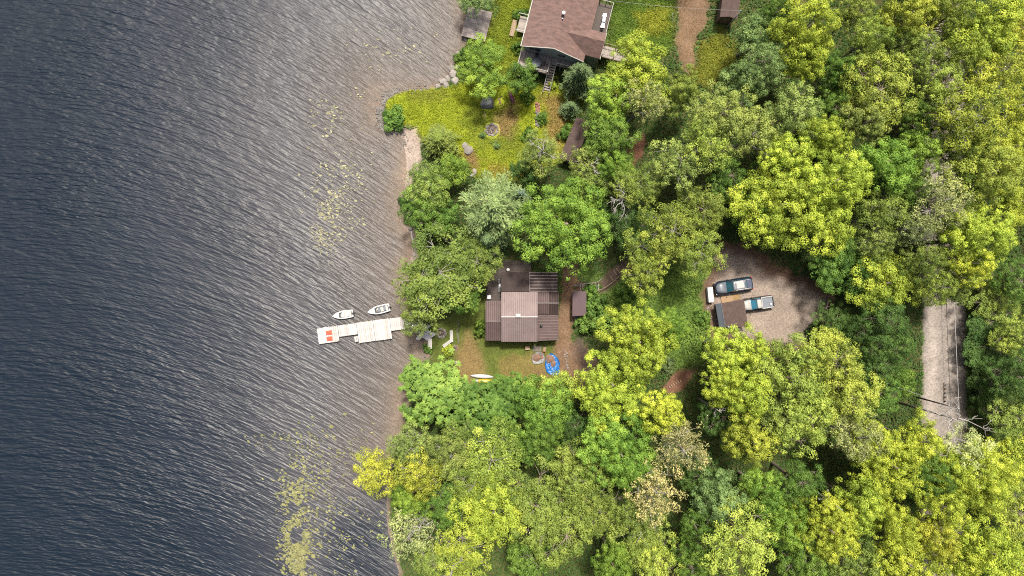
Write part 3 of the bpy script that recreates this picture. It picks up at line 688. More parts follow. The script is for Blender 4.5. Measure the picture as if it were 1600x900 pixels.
# photo x, photo y, crown radius (photo px), kind, colour, height (m)
TREES = [
 (741,-6,29,'oak','C',6),(755,103,43,'maple','B',8),(811,120,27,'small','G',7),(908,112,29,'spruce','S',9),(686,217,27,'spruce','E',5),(616,184,19,'bush','G',1.6),
 (706,266,27,'small','B',7),(670,288,38,'birch','E',9),(664,326,36,'oak','G',8),(690,340,26,'small','G',6),
 (772,322,52,'pine','P',13),(812,303,18,'spruce','U',9),(762,375,30,'spruce','S',9),(886,350,80,'bigmaple','B',15),(688,425,70,'birch','E',10),(745,410,38,'birch','E',9),(654,497,31,'birch','O',8),(720,470,30,'oak','G',8),(655,465,34,'birch','E',9),
 (845,238,34,'birch','O',10),(916,247,29,'birch','O',10),(822,268,22,'small','D',7),(925,290,32,'birch','E',10),(965,262,28,'maple','B',11),(995,288,38,'birch','E',12),(980,345,42,'oak','D',9),
 (1050,362,48,'birch','L',13),(1092,395,40,'birch','L',11),(1010,425,34,'birch','L',12),(1098,328,42,'oak','E',11),(1000,385,30,'dry','L',12),
 (1005,108,52,'maple','Y',13),(962,150,40,'maple','B',12),(1005,158,33,'dry','X',14),(1065,140,32,'maple','E',11),(958,212,44,'oak','G',12),(930,240,26,'small','D',8),
 (1062,252,44,'birch','O',13),(1128,178,50,'oak','O',14),(1176,210,44,'birch','O',14),(1105,225,42,'birch','L',14),(1240,178,48,'oak','O',14),(1140,275,36,'oak','G',11),
 (1192,98,40,'oak','C',12),(1158,125,30,'small','C',9),(1186,52,34,'small','C',10),(1150,150,28,'small','C',8),(1215,20,28,'oak','G',11),
 (1266,40,50,'maple','Y',15),(1258,88,38,'maple','Y',13),(1342,20,32,'oak','E',12),(1422,22,44,'maple','YY',15),(1484,22,38,'maple','L',15),(1470,-10,40,'maple','Y',14),(1362,58,30,'birch','L',15),(1440,82,42,'oak','E',14),(1505,82,36,'birch','L',15),(1545,32,54,'maple','Y',16),(1595,45,32,'maple','YY',9),(1390,100,34,'oak','E',12),
 (1372,142,60,'oak','L',15),(1318,112,32,'maple','G',12),(1355,188,40,'oak','O',14),(1305,170,34,'oak','G',11),(1512,182,58,'birch','YY',16),(1470,130,42,'oak','L',14),(1562,112,46,'birch','YY',15),(1598,165,36,'birch','Y',9),(1590,228,40,'maple','Y',9),(1445,180,36,'oak','G',12),
 (1228,318,74,'bigmaple','Y',13),(1308,282,64,'bigmaple','Y',16),(1388,252,46,'maple','B',14),(1440,240,40,'maple','B',14),(1186,335,36,'maple','B',10),(1290,345,48,'maple','Y',12),(1290,215,36,'maple','Y',14),(1232,238,40,'maple','Y',14),(1185,285,30,'oak','G',10),
 (1478,310,50,'dry','X',15),(1432,358,28,'dry','X',14),(1492,348,34,'oak','E',12),(1502,285,32,'oak','G',12),(1486,402,30,'oak','E',12),(1488,744,36,'maple','Y',13),(1388,335,40,'birch','E',13),(1372,378,30,'birch','O',12),(1430,300,34,'oak','G',11),
 (1552,268,50,'maple','L',15),(1595,315,40,'maple','Y',9),(1540,370,56,'bigmaple','Y',15),(1522,412,36,'maple','Y',14),(1505,230,36,'oak','E',13),
 (1342,420,44,'maple','G',9),(1388,442,50,'maple','Y',11),(1308,414,38,'maple','G',8),(1442,412,32,'birch','E',13),(1464,448,30,'birch','L',13),(1490,452,24,'small','E',9),
 (1560,466,40,'oak','E',5),(1592,440,36,'oak','G',9),(1595,530,34,'oak','L',8),(1552,545,46,'oak','D',4),(1548,600,42,'oak','D',4),(1592,590,40,'oak','D',10),(1590,655,46,'oak','E',8),(1545,505,34,'oak','D',4),
 (1305,500,32,'oak','D',6),(1342,520,36,'oak','D',7),(1385,500,42,'oak','D',11),(1396,545,38,'oak','D',11),(1368,575,38,'oak','D',10),(1412,596,24,'small','G',8),(1370,615,36,'oak','G',10),
 (1238,590,58,'oak','L',15),(1302,562,52,'oak','L',15),(1328,622,54,'oak','L',15),(1262,652,56,'oak','L',15),(1338,682,44,'birch','X',14),(1228,655,44,'oak','O',13),
 (1138,545,40,'maple','Y',13),(1175,552,34,'maple','Y',13),(1130,602,34,'maple','Y',13),(1165,620,42,'maple','Y',14),(1178,692,42,'maple','YY',15),(1128,650,34,'oak','D',9),
 (1000,535,64,'bigmaple','Y',14),(958,602,64,'bigmaple','Y',13),(930,495,28,'bush','A',3.2),(1045,510,30,'maple','B',9),
 (850,642,46,'maple','B',11),(878,602,28,'small','L',8),(838,685,38,'maple','G',11),(900,668,36,'oak','D',9),
 (972,712,64,'bigmaple','B',14),(1042,645,36,'maple','Y',12),(1066,702,42,'dry','T',14),(1022,765,46,'dry','T',14),(1095,745,36,'oak','D',9),
 (680,616,54,'ash','A',8),(655,585,26,'small','A',5),(758,648,50,'ash','G',8),(795,622,38,'ash','G',7),(728,690,36,'birch','E',10),(800,690,36,'oak','G',9),
 (644,698,38,'birch','O',10),(590,740,38,'birch','YY',10),(655,742,40,'birch','YY',11),(640,788,30,'maple','B',9),(705,712,38,'birch','O',11),(768,716,52,'birch','L',12),(742,755,42,'birch','L',11),
 (640,835,46,'dry','X',11),(722,872,46,'birch','YY',12),(772,800,56,'maple','Y',12),(700,792,38,'oak','G',9),(842,790,60,'oak','E',12),(885,835,58,'oak','E',12),(898,745,48,'oak','E',12),(830,872,40,'oak','G',11),(680,880,34,'oak','E',11),
 (958,882,36,'maple','B',12),(1022,872,42,'oak','L',12),(1000,832,44,'birch','E',12),(938,800,44,'oak','E',11),(1128,782,44,'maple','C',12),(1100,842,42,'oak','G',11),(1162,845,60,'oak','L',14),(1080,885,36,'oak','G',12),(1195,770,38,'maple','B',12),
 (1250,752,40,'oak','G',11),(1302,832,56,'bigmaple','Y',14),(1228,822,40,'maple','B',12),(1345,790,40,'maple','Y',14),(1402,732,58,'bigmaple','Y',15),(1368,702,38,'maple','Y',14),(1472,790,38,'maple','Y',14),(1465,845,34,'maple','YY',14),(1402,822,38,'maple','Y',14),(1420,882,50,'maple','Y',14),(1340,882,46,'oak','E',13),(1262,885,42,'oak','G',12),
 (1512,716,46,'birch','X',12),(1532,762,58,'bigmaple','Y',15),(1582,722,42,'maple','Y',9),(1592,802,48,'oak','L',9),(1548,862,52,'maple','Y',15),(1502,875,40,'maple','Y',14),(1595,880,42,'maple','Y',9),(1440,690,36,'maple','Y',13),(1455,745,36,'maple','G',13),
 # shrubs
 (824,150,12,'bush','B',1.4),(863,128,12,'bush','Y',1.3),(826,208,12,'bush','G',1.5),(848,183,10,'bush','G',1.2),(887,205,16,'bush','G',2.0),(893,165,16,'spruce','S',4),(810,72,11,'bush','G',1.5),(815,20,12,'bush','G',1.6),
 (700,548,9,'bush','Y',1.1),(749,508,9,'bush','A',2.0),(749,520,9,'bush','A',1.9),(1040,572,16,'bush','S',1.6),(724,85,15,'bush','G',1.8),(754,210,6,'bush','C',.8),(776,226,8,'bush','C',.8),(668,545,8,'bush','G',1.0),(1100,500,14,'bush','G',1.2),
 (634,315,14,'bush','D',1.6),(795,607,22,'bush','G',2.2),(830,612,20,'bush','E',2.4),(1285,520,18,'bush','D',1.8),(925,455,16,'bush','G',1.6),(985,455,20,'bush','G',1.8),(942,80,10,'bush','G',1.2),
]
MARKS = [('the cottage', 815, 480), ('the dock', 560, 515), ('the red-brown roofed house', 880, 45), ('the long brown shed', 900, 215), ('the two parked cars', 1165, 460), ('the visible stretch of road', 1470, 570),
 ('the bare white tree', 972, 308), ('the grassy point', 690, 180), ('the canoes', 757, 592), ('the earth driveway', 1080, 40), ('the timber steps', 920, 448), ('the top right corner', 1600, 0), ('the bottom right corner', 1600, 900),
 ('the lily pad bed', 470, 820), ('the log steps', 1055, 600)]
def where(px, py):
    nm, mx, my = min(MARKS, key=lambda m: (m[1] - px) ** 2 + (m[2] - py) ** 2)
    dx, dy = px - mx, py - my
    if nm.startswith('the top right') or nm.startswith('the bottom right'): return 'near ' + nm, nm, math.hypot(dx, dy)
    w = ('right of ' if dx > 0 else 'left of ') if abs(dx) > abs(dy) else ('below ' if dy > 0 else 'above ')
    return w + nm, nm, math.hypot(dx, dy)
groups = {}
for i, t in enumerate(TREES):
    wh, nm, dist = where(t[0], t[1]); groups.setdefault((NOUN[t[3]], CW[t[4]], wh), []).append((dist, i))
TLABEL = {}
for (noun, cw, wh), L in groups.items():
    L.sort()
    for k, (dist, i) in enumerate(L):
        if len(L) == 1: TLABEL[i] = f'{cw} {noun} {wh}'
        elif k == 0: TLABEL[i] = f'nearest of the {cw} {noun}s {wh}'
        elif k == len(L) - 1: TLABEL[i] = f'farthest of the {cw} {noun}s {wh}'
        else: TLABEL[i] = f'{ordn(k + 1)} nearest of the {cw} {noun}s {wh}'
TLABEL = {i: s.replace('bushs', 'bushes').replace('birchs', 'birches').replace('ashs', 'ashes').replace('spruces', 'spruces') for i, s in TLABEL.items()}
rt = random.Random(5); cnt = {}
for i, (px, py, r, kind, col, h) in enumerate(TREES):
    zc = 3.0
    for _ in range(6):
        x, y = W2(px, py, zc); g = max(hz(x, y), .05); zc = g + h * .80
    rad = r * K(zc)
    cnt[kind] = cnt.get(kind, rt.randrange(9)) + 1
    crown, trunk = PROTO[kind][cnt[kind] % len(PROTO[kind])]
    R0, H0 = PR[kind]
    s = rad / R0 * 1.13; sz = h / H0
    root = thing(ONAME[kind], TLABEL[i], 'bush' if kind == 'bush' else 'tree', (x, y, g - (.1 if kind == 'bush' else 0)), rt.uniform(0, 6.28), 'bushes around the clearings' if kind == 'bush' else 'trees of the lakeside wood')
    sz = sz * .6 + s * .4 if kind not in ('bush',) else max(sz, s * .8)
    sz = h / H0 if kind != 'bush' else sz
    c = link_mesh('crown', crown, root, scale=(s, s, sz))
    b = TC[col]; j = rt.uniform(.86, 1.14); hj = rt.uniform(-.06, .06)
    c.color = (b[0] * j * (1 + hj), b[1] * j, b[2] * j * (1 - hj), 1)
    if kind != 'bush': link_mesh('trunk', trunk, root, scale=(s, s, sz))

def bare(px, py, Ht, Rr, seed, label, forks=7, root_h=None):
    zc = 3.0
    for _ in range(6):
        x, y = W2(px, py, zc); g = max(hz(x, y), .05); zc = g + Ht * .9
    tr, limbs = bare_tree(seed, Ht, Rr, forks)
    root = thing('dead_tree', label, 'tree', (x, y, g), 0, 'bare trees')
    tr.build('trunk', M['dead_wood'], root, True)
    for l in limbs: l.build('limb', M['dead_wood'], root, True)
bare(974, 310, 12, 1.8, 11, 'leafless bleached white tree with forking limbs among green crowns', 11)
bare(848, 236, 10.4, 1.6, 12, 'bare white branches poking out of the pale birch below the grass', 9)
bare(922, 258, 10.4, 1.5, 13, 'bare white branches beside the lower end of the long shed', 8)
bare(1490, 655, 13.0, 2.9, 14, 'large leafless grey tree spreading over the road', 10)
bare(656, 825, 10.9, 1.7, 15, 'grey bare branches in the pale tree at the lower shore', 6)
bare(705, 893, 11.9, 1.1, 16, 'small bare white branches at the bottom edge', 5)
bare(1122, 642, 10.5, .9, 17, 'pale bare branches left of the yellow maples', 4)
bare(1308, 792, 13.0, .9, 18, 'pale bare limb above the bottom woods', 4)

# the wood goes on outside the picture: one mass of thinned crowns
def far_wood():
    rg = np.random.default_rng(404); VV = []; TT = []; CC = []
    spots = [(x, 47.5 + 5.5 * r) for r in range(3) for x in np.arange(16 + 2 * r, 84, 6.2)] + [(x, -46.5 - 5.5 * r) for r in range(3) for x in np.arange(-8 + 2 * r, 84, 6.2)] + [(71 + 6 * r, y) for r in range(2) for y in np.arange(-42, 46, 6.2)]
    pool = [m for m, _ in PROTO['oak'] + PROTO['maple']]
    data = []
    for m in pool[:8]:
        co = np.empty(len(m.vertices) * 3, np.float32); m.vertices.foreach_get('co', co); data.append(co.reshape(-1, 4, 3)[::7])
    pal = [TC['Y'], TC['L'], TC['E'], TC['G'], TC['B'], TC['O']]
    for x, y in spots:
        x += rg.normal(0, 1.1); y += rg.normal(0, 1.1)
        if 55 < x < 62.5: continue
        q = data[rg.integers(len(data))]; c = q.mean(1, keepdims=True); q = c + (q - c) * 2.1
        a = rg.uniform(0, 6.28); s_ = rg.uniform(.85, 1.15)
        X = (q[..., 0] * math.cos(a) - q[..., 1] * math.sin(a)) * s_ + x; Y = (q[..., 0] * math.sin(a) + q[..., 1] * math.cos(a)) * s_ + y
        VV.append(np.stack([X, Y, q[..., 2] * rg.uniform(.85, 1.1) + hz(x, y)], -1)); TT.append(np.clip(rg.normal(.5, .16, len(q)), 0, 1))
        CC.append(np.array(pal[rg.integers(6)]) * np.ones((len(q), 1)))
    tag(link_mesh('woodland', quads_mesh('woodland', np.concatenate(VV), np.concatenate(TT), M['ground_leaf'], np.concatenate(CC))), 'continuing mass of green woodland beyond the edges of the photo', 'woodland', None, 'stuff')
far_wood()
# ------------------------------------------------------------------ buildings
def P3(px, py, z): return (*W2(px, py, z), z)
def lerp3(a, b, t): return tuple(a[i] + (b[i] - a[i]) * t for i in range(3))
def slope_panel(root, quad, m, rib_m=None, step=.26, along=True, rw=.06, rh=.05, name='roof_panel'):
    """quad = low-left, low-right, high-right, high-left; ribs run from low to high"""
    o = MB().slab(quad, .09).build(name, m, root, world=True)
    if rib_m:
        a, b, c, d = quad if along else (quad[1], quad[2], quad[3], quad[0])
        L = (Vector(b) - Vector(a)).length; n = max(2, round(L / step)); mb = MB()
        for i in range(n + 1):
            t = min(max(i / n, .006), .994); w = rw / L / 2
            q = [lerp3(a, b, t - w), lerp3(a, b, t + w), lerp3(d, c, t + w), lerp3(d, c, t - w)]
            mb.slab([(p[0], p[1], p[2] + rh) for p in q], rh + .03)
        inv = (Matrix.Translation(root.location) @ root.rotation_euler.to_matrix().to_4x4()).inverted()
        mb.v = [tuple(inv @ Vector(p)) for p in mb.v]
        mb.build('ribs', rib_m, o)
    return o
def window(root, c, w, h, rz, name='window', m=None, frame=None, depth=.06):
    """upright window centred at c (local), facing direction rz"""
    f = MB(); t = .07
    for sx, sz, ox, oz in ((w, t, 0, h / 2 - t / 2), (w, t, 0, -h / 2 + t / 2), (t, h - 2 * t, -w / 2 + t / 2, 0), (t, h - 2 * t, w / 2 - t / 2, 0), (t * .7, h - 2 * t, 0, 0)):
        p = Matrix.Rotation(rz, 4, 'Z') @ Vector((ox, 0, oz)); f.rbox((c[0] + p.x, c[1] + p.y, c[2] + p.z), sx, depth, sz, rz)
    o = f.build(name, frame or M['trim'], root)
    for k in (-1, 1):
        p = Matrix.Rotation(rz, 4, 'Z') @ Vector((k * w / 4, 0, 0))
        MB().rbox((c[0] + p.x, c[1] + p.y, c[2]), w / 2 - t, depth * .4, h - 2 * t, rz).build('pane', m or M['glass'], o)
    return o

# --- the cottage
gz = hz(*W2(815, 480, 2))
cot = thing('cottage', 'brown cottage with several ribbed metal roofs in the clearing by the lake', 'house', (*W2(815, 482, 4), gz))
def gable_x(x0, x1, y0, y1, yr, ze, zr, m, rib, step, cap=True):
    slope_panel(cot, [P3(x0, yr, zr), P3(x1, yr, zr), P3(x1, y0, ze), P3(x0, y0, ze)], m, rib, step)
    slope_panel(cot, [P3(x0, y1, ze), P3(x1, y1, ze), P3(x1, yr, zr), P3(x0, yr, zr)], m, rib, step)
    if cap: MB().tube([P3(x0 - .3, yr, zr + .05), P3(x1 + .3, yr, zr + .05)], .09 if x1 - x0 > 40 else .06, 6).build('ridge_cap', M['roof_cap'] if x1 - x0 > 40 else M['rib_pale'], cot, world=True)
E = gz
gable_x(783.5, 839.8, 456.3, 534, 495.2, E + 3.1, E + 4.9, M['roof_main'], M['rib_main'], .25)
gable_x(759, 783.0, 470, 532.2, 501.9, E + 2.5, E + 3.6, M['roof_brown'], M['rib_mid'], .27)
gable_x(840.3, 857.4, 456.6, 491.4, 473.6, E + 2.85, E + 3.6, M['roof_brown'], M['rib_mid'], .30)
gable_x(857.8, 872.5, 457, 491.8, 473.6, E + 2.55, E + 3.3, M['roof_dark'], M['roof_brown'], .30)
slope_panel(cot, [P3(840.6, 532, E + 2.8), P3(872.5, 531, E + 2.3), P3(872.5, 492.6, E + 2.3), P3(840.6, 492.4, E + 2.8)], M['roof_brown'], M['rib_mid'], .36, along=False, rw=.08)
slope_panel(cot, [P3(783.2, 455.6, E + 2.95), P3(827.2, 455.6, E + 2.95), P3(827.2, 424.9, E + 2.5), P3(783.2, 424.9, E + 2.5)], M['roof_dark'])
slope_panel(cot, [P3(827.8, 455.2, E + 2.95), P3(871.4, 455.2, E + 2.75), P3(871.4, 425.7, E + 2.4), P3(827.8, 425.7, E + 2.55)], M['roof_dark'], M['rib_main'], .40, along=False, rw=.06, rh=.06)
MB().tube([P3(827.5, 455.4, E + 3.0), P3(827.5, 425, E + 2.58)], .05, 5).build('flashing', M['rib_pale'], cot, world=True)
for nm, x0, x1, y0, y1, t in (('wall', 786, 837.5, 459, 531.5, 3.05), ('wall', 762, 785.8, 473, 529.5, 2.45), ('wall', 838, 870, 459, 529, 2.25), ('wall', 786, 869, 428, 458.5, 2.35)):
    MB().prism([P3(x0, y1, E + 2)[:2], P3(x1, y1, E + 2)[:2], P3(x1, y0, E + 2)[:2], P3(x0, y0, E + 2)[:2]], E - .8, E + t).build(nm, M['siding_brown'], cot, world=True)
def cwin(px, py, dx, dy, w, h, zc, rz):
    x, y = W2(px, py, E + 2); window(cot, (x + dx - cot.location.x, y + dy - cot.location.y, zc), w, h, rz)
cwin(800, 531.5, 0, -.05, 1.1, 1.0, 1.7, 0); cwin(826, 531.5, 0, -.05, 1.1, 1.0, 1.7, 0); cwin(774, 529.5, 0, -.05, 1.0, .9, 1.5, 0)
cwin(762, 488, -.05, 0, 1.0, .9, 1.5, R(90)); cwin(762, 512, -.05, 0, 1.0, .9, 1.5, R(90)); cwin(870, 480, .05, 0, .9, .8, 1.5, R(90))
dr = MB(); dx, dy = W2(870, 505, E + 2); dr.rbox((dx + .03 - cot.location.x, dy - cot.location.y, 1.05), .06, .95, 2.05); drw = dr.build('door', M['wood_brown'], cot)
MB().rbox((dx + .09 - cot.location.x, dy - .35 - cot.location.y, 1.05), .05, .05, .12).build('handle', M['chrome'], drw)
ch = MB(); ch.rbox((0, 0, .10), .56, .36, .6); cx, cy, cz = P3(809.5, 492.8, E + 4.7)
ch.v = [(a + cx - cot.location.x, b + cy - cot.location.y, c_ + cz - gz) for a, b, c_ in ch.v]; chim = ch.build('chimney', M['white'], cot)
MB().rbox((cx - cot.location.x, cy - cot.location.y, cz - gz + .44), .66, .46, .09).build('chimney_cap', M['offwhite'], chim)
vx, vy, vz = P3(845.8, 507.8, E + 2.7)
v_ = MB().lathe((vx - cot.location.x, vy - cot.location.y, vz - gz - .1), [(.11, 0), (.11, .55)], 10).build('vent_pipe', M['chrome'], cot)
MB().lathe((vx - cot.location.x, vy - cot.location.y, vz - gz + .5), [(.20, 0), (.20, .06), (.03, .16)], 12).build('vent_hood', M['chrome'], v_)
# deck wrapping the lake side
dk = MB(); ax0, ay0 = W2(760, 470, E + .5); bx0, by0 = W2(783, 408, E + .5); cx1, cy1 = W2(830, 425, E + .5)
yy = ay0
while yy < by0 - .01: dk.box(ax0, bx0 + .3 if yy < cy1 else cx1, yy, yy + .19, E + .42, E + .5); yy += .2
dk.build('deck', M['wood_dark'], cot, world=True)
for qx, qy in ((ax0 + .1, ay0 + .1), (ax0 + .1, by0 - .2), (cx1 - .15, by0 - .2)):
    MB().box(qx - .06, qx + .06, qy - .06, qy + .06, E - .8, E + 1.35).build('deck_post', M['wood_dark'], cot, world=True)
rl = MB(); rl.tube([(ax0 + .1, ay0 + .1, E + 1.35), (ax0 + .1, by0 - .2, E + 1.35), (cx1 - .15, by0 - .2, E + 1.35)], .045, 5); rl.build('deck_railing', M['wood_dark'], cot, world=True)

def lawn_chair(px, py, z, rz, label):
    o = thing('deck_chair', label, 'chair', P3(px, py, z), rz, 'chairs on the cottage deck')
    MB().rbox((0, 0, .40), .52, .50, .04).build('seat', M['black'], o)
    MB().rbox((-.28, 0, .70), .05, .50, .58, ry=R(-14)).build('backrest', M['black'], o)
    for sy in (-1, 1):
        MB().tube([(.24, sy * .27, 0), (.24, sy * .27, .62), (-.26, sy * .27, .62), (-.34, sy * .27, 0)], .022, 5).build('arm_frame', M['grey'], o)
lawn_chair(781, 439.5, E + .5, R(180), 'dark deck chair with pale frame above the round white deck table')
lawn_chair(781, 452, E + .5, R(180), 'dark deck chair with pale frame below the round white deck table')
def round_table(px, py, z, r, h, m, label, group=None):
    o = thing('round_table', label, 'table', P3(px, py, z), 0, group)
    MB().lathe((0, 0, 0), [(r * .98, h - .04), (r, h - .02), (r * .98, h)], 28).build('table_top', m, o, True)
    MB().lathe((0, 0, 0), [(r * .5, 0), (r * .5, .03), (.05, .05), (.05, h - .04)], 14).build('pedestal', m, o)
    return o
round_table(781.6, 446.2, E + .5, .24, .52, M['white'], 'small round white side table between two deck chairs')
round_table(794, 421.6, E + .5, .22, .6, M['white'], 'small round white table above the dark flat roof of the cottage')
co = thing('cooler_box', 'white square cooler at the upper left corner of the cottage roof', 'cooler', P3(764, 464, E + .5), .05)
MB().rbox((0, 0, .2), .50, .48, .40).build('cooler_body', M['white'], co, bevel=.03); MB().rbox((0, 0, .44), .54, .52, .08).build('lid', M['white'], co, bevel=.02)
MB().tube([(-.2, -.27, .40), (0, -.31, .43), (.2, -.27, .40)], .018, 5).build('handle', M['grey'], co)

# --- purple-brown shed and timber steps
g1 = hz(*W2(905, 475, 3)); ps = thing('storage_shed', 'small shed with a plain purple-brown roof right of the path', 'shed', (*W2(905, 475, 4), g1))
slope_panel(ps, [P3(894.3, 494, g1 + 2.0), P3(915.8, 493, g1 + 2.3), P3(916.4, 455, g1 + 2.3), P3(894.7, 455, g1 + 2.0)], M['purple'], None, name='roof')
MB().prism([P3(895.8, 492, g1 + 2)[:2], P3(914.8, 491.5, g1 + 2)[:2], P3(914.8, 456.8, g1 + 2)[:2], P3(895.8, 456.8, g1 + 2)[:2]], g1 - .8, [g1 + 1.9, g1 + 2.15, g1 + 2.15, g1 + 1.9]).build('wall', M['siding_brown'], ps, world=True)
wx0, wy0 = W2(895.6, 478, g1 + 1); pd = MB().rbox((wx0 - ps.location.x, wy0 - ps.location.y, .95), .06, .9, 1.8).build('door', M['wood_brown'], ps)
MB().rbox((wx0 - .06 - ps.location.x, wy0 + .3 - ps.location.y, .95), .05, .05, .14).build('handle', M['chrome'], pd)

ts = thing('timber_steps', 'grey wooden stair flight right of the path above the purple shed', 'steps', G(905, 449))
n = 9
for i in range(n):
    px = 906 + i * 3.5; z = ts.location.z + .12 + i * .115
    a = P3(px, 443 + (0 if i < 8 else -.3), z); b = P3(px, 453.6, z)
    MB().box(a[0], a[0] + .19, b[1], a[1], z - .05, z).build('tread', M['wood_grey'], ts, world=True)
for py in (443, 453.6):
    z0 = ts.location.z; MB().slab([P3(903, py + .5, z0), P3(936, py + .5, z0 + 1.05), P3(936, py - .5, z0 + 1.05), P3(903, py - .5, z0)], .22).build('stringer', M['wood_brown'], ts, world=True)
for q in (0, 1, 2):
    px = 906 + q * 14; z = ts.location.z + q * .45; p = P3(px, 442.4, z + .5)
    MB().box(p[0] - .04, p[0] + .04, p[1] - .04, p[1] + .04, z - .3, z + .95).build('baluster_post', M['wood_brown'], ts, world=True)
MB().tube([P3(896, 446.5, ts.location.z + .9), P3(920, 443, ts.location.z + 1.4), P3(934, 440.6, ts.location.z + 1.9), P3(941, 435, ts.location.z + 2.1)], .05, 6).build('handrail', M['wood_grey'], ts, world=True)
hr = thing('handrail', 'long curved pale handrail beside the upper path to the parking', 'railing', G(950, 447))
pts = [(930, 456), (940, 452), (950, 446.5), (958, 440.5), (966, 433), (972, 427), (977, 421.5)]
rp = [G(px, py, .9) for px, py in pts]
MB().tube(rp, .055, 6).build('rail', M['wood_tan'], hr, world=True)
for p in rp[::2]: MB().tube([(p[0], p[1], p[2] - 1.1), p], .045, 6).build('post', M['wood_brown'], hr, world=True)
us = thing('upper_path_steps', 'row of pale log risers across the upper path by the curved handrail', 'steps', G(962, 428))
for (ax, ay, bx, by) in ((958.5, 422.5, 964.5, 430), (962, 418.5, 969, 427), (951.5, 430, 957.5, 437.5), (970, 413, 975, 420)):
    MB().tube([G(ax, ay, .05), G(bx, by, .05)], .055, 6).build('log', M['wood_tan'], us, world=True)
ls_ = thing('log_steps', 'short flight of log steps on bare reddish soil between the yellow maples', 'steps', G(1055, 601))
for i in range(6):
    px = 1046 + i * 3.4; py = 604.5 - i * 1.9
    MB().tube([G(px - .9, py - 1.7, .10), G(px + 1.1, py + 1.7, .10)], .075, 6).build('log', M['wood_tan'], ls_, world=True)

# --- the red-brown roofed house (local frame: x across, y along the ridge)
gh = hz(*W2(865, 60, 3))
hx0, hy0 = W2(815.2, 71.1, gh + 4.9)
hs = thing('lake_house', 'house with red-brown shingle roof and grey-green walls at the top of the photo', 'house', (hx0, hy0, gh), R(-14.3))
EV, RG, LN, WD = 4.9, 7.0, 11.5, 8.45
MB().slab([(0, 0, EV), (WD / 2, 0, RG), (WD / 2, LN, RG), (0, LN, EV)], .14).build('roof', M['shingle'], hs)
wr, wxr = 6.46, 5.32
rt_ = MB(); rt_.slab([(WD / 2, 0, RG), (WD, 0, EV), (WD, .85, EV), (wxr, 2.6, wr), (WD, 4.32, EV), (WD, LN, EV), (WD / 2, LN, RG)], .14)
rt_.build('roof', M['shingle'], hs)
wl = MB(); wl.slab([(wxr, 2.6, wr), (WD, .85, EV), (10.45, .85, EV), (10.45, 2.6, wr)], .12); wl.build('wing_roof', M['shingle'], hs)
wl = MB(); wl.slab([(wxr, 2.6, wr), (10.45, 2.6, wr), (10.45, 4.32, EV), (WD, 4.32, EV)], .12); wl.build('wing_roof', M['shingle'], hs)
fb = MB()
fb.slab([(-.06, -.08, EV - .02), (-.06, LN, EV - .02), (-.16, LN, EV - .02), (-.16, -.08, EV - .02)][::-1], .16)
fb.build('fascia', M['trim'], hs)
for a, b in (((0, EV), (WD / 2, RG)), ((WD / 2, RG), (WD, EV))):
    MB().slab([(a[0], -.10, a[1] + .01), (b[0], -.10, b[1] + .01), (b[0], -.012, b[1] + .01), (a[0], -.012, a[1] + .01)], .20).build('bargeboard', M['trim'], hs)
MB().box(10.46, 10.52, .80, 4.37, EV - .16, EV - .02).build('fascia', M['trim'], hs)
ov = .35; wy = .42
wallb = MB(); wallb.prism([(ov, wy), (WD - ov, wy), (WD - ov, LN - .4), (ov, LN - .4)], -1.0, EV - .02)
wallb.add([(ov, wy, EV - .02), (WD - ov, wy, EV - .02), (WD / 2, wy, RG - .22)], [(0, 1, 2)])
wallb.build('wall', M['siding'], hs)
MB().prism([(WD - ov, 1.1), (10.2, 1.1), (10.2, 4.05), (WD - ov, 4.05)], -1.0, EV - .05).build('wing_wall', M['siding'], hs)
for i in range(9): MB().box(ov - .02, WD - ov + .02, wy - .025, wy - .004, 2.5 + i * .27, 2.5 + i * .27 + .235).build('siding_board', M['siding'], hs)
window(hs, (1.75, wy - .05, 3.75), 1.7, 1.25, 0); window(hs, (5.4, wy - .05, 3.75), 1.1, 1.0, 0)
hd = MB().box(3.2, 4.1, wy - .07, wy - .02, 2.32, 4.3).build('door', M['trim'], hs); MB().box(3.28, 3.33, wy - .12, wy - .07, 3.2, 3.35).build('handle', M['chrome'], hd)
fz0 = 2.3   # deck level
def deck(x0, x1, y0, y1, z, m, w=.15, along='x', root=hs, name='deck_board'):
    q = x0 if along == 'y' else y0; e = x1 if along == 'y' else y1
    shared = None
    while q < e - .05:
        mb = MB().box(-w / 2 + .006, w / 2 - .006, y0, y1, z - .05, z) if along == 'y' else MB().box(x0, x1, -w / 2 + .006, w / 2 - .006, z - .05, z)
        if shared is None: shared = mb.mesh(name, m)
        link_mesh(name, shared, root, (q + w / 2, 0, 0) if along == 'y' else (0, q + w / 2, 0)); q += w
deck(-.1, 4.2, -2.05, .40, fz0, M['wood_grey'], .20, 'y')
deck(4.2, 7.2, -.6, .40, fz0, M['wood_grey'], .20, 'y')
MB().box(-.1, 7.2, -.55, .38, fz0 - .25, fz0 - .055).box(-.1, 4.2, -2.03, -.6, fz0 - .25, fz0 - .055).build('deck_frame', M['wood_brown'], hs)
for x_, y_ in ((-.02, -1.95), (1.4, -1.95), (2.8, -1.95), (4.1, -1.95), (5.6, -.5), (7.1, -.5), (-.02, .2)):
    MB().box(x_ - .06, x_ + .06, y_ - .06, y_ + .06, -1, fz0 + 1.0).build('post', M['offwhite'], hs)
for a, b in (((-.02, .2), (-.02, -1.95)), ((-.02, -1.95), (4.1, -1.95)), ((4.98, -.56), (7.1, -.56)), ((4.1, -1.95), (4.1, -.75))):
    for zz in (1.0, .55, .15): MB().tube([(*a, fz0 + zz), (*b, fz0 + zz)], .05, 5).build('railing_bar', M['offwhite'] if zz == 1.0 else M['wood_grey'], hs)
stp = MB()
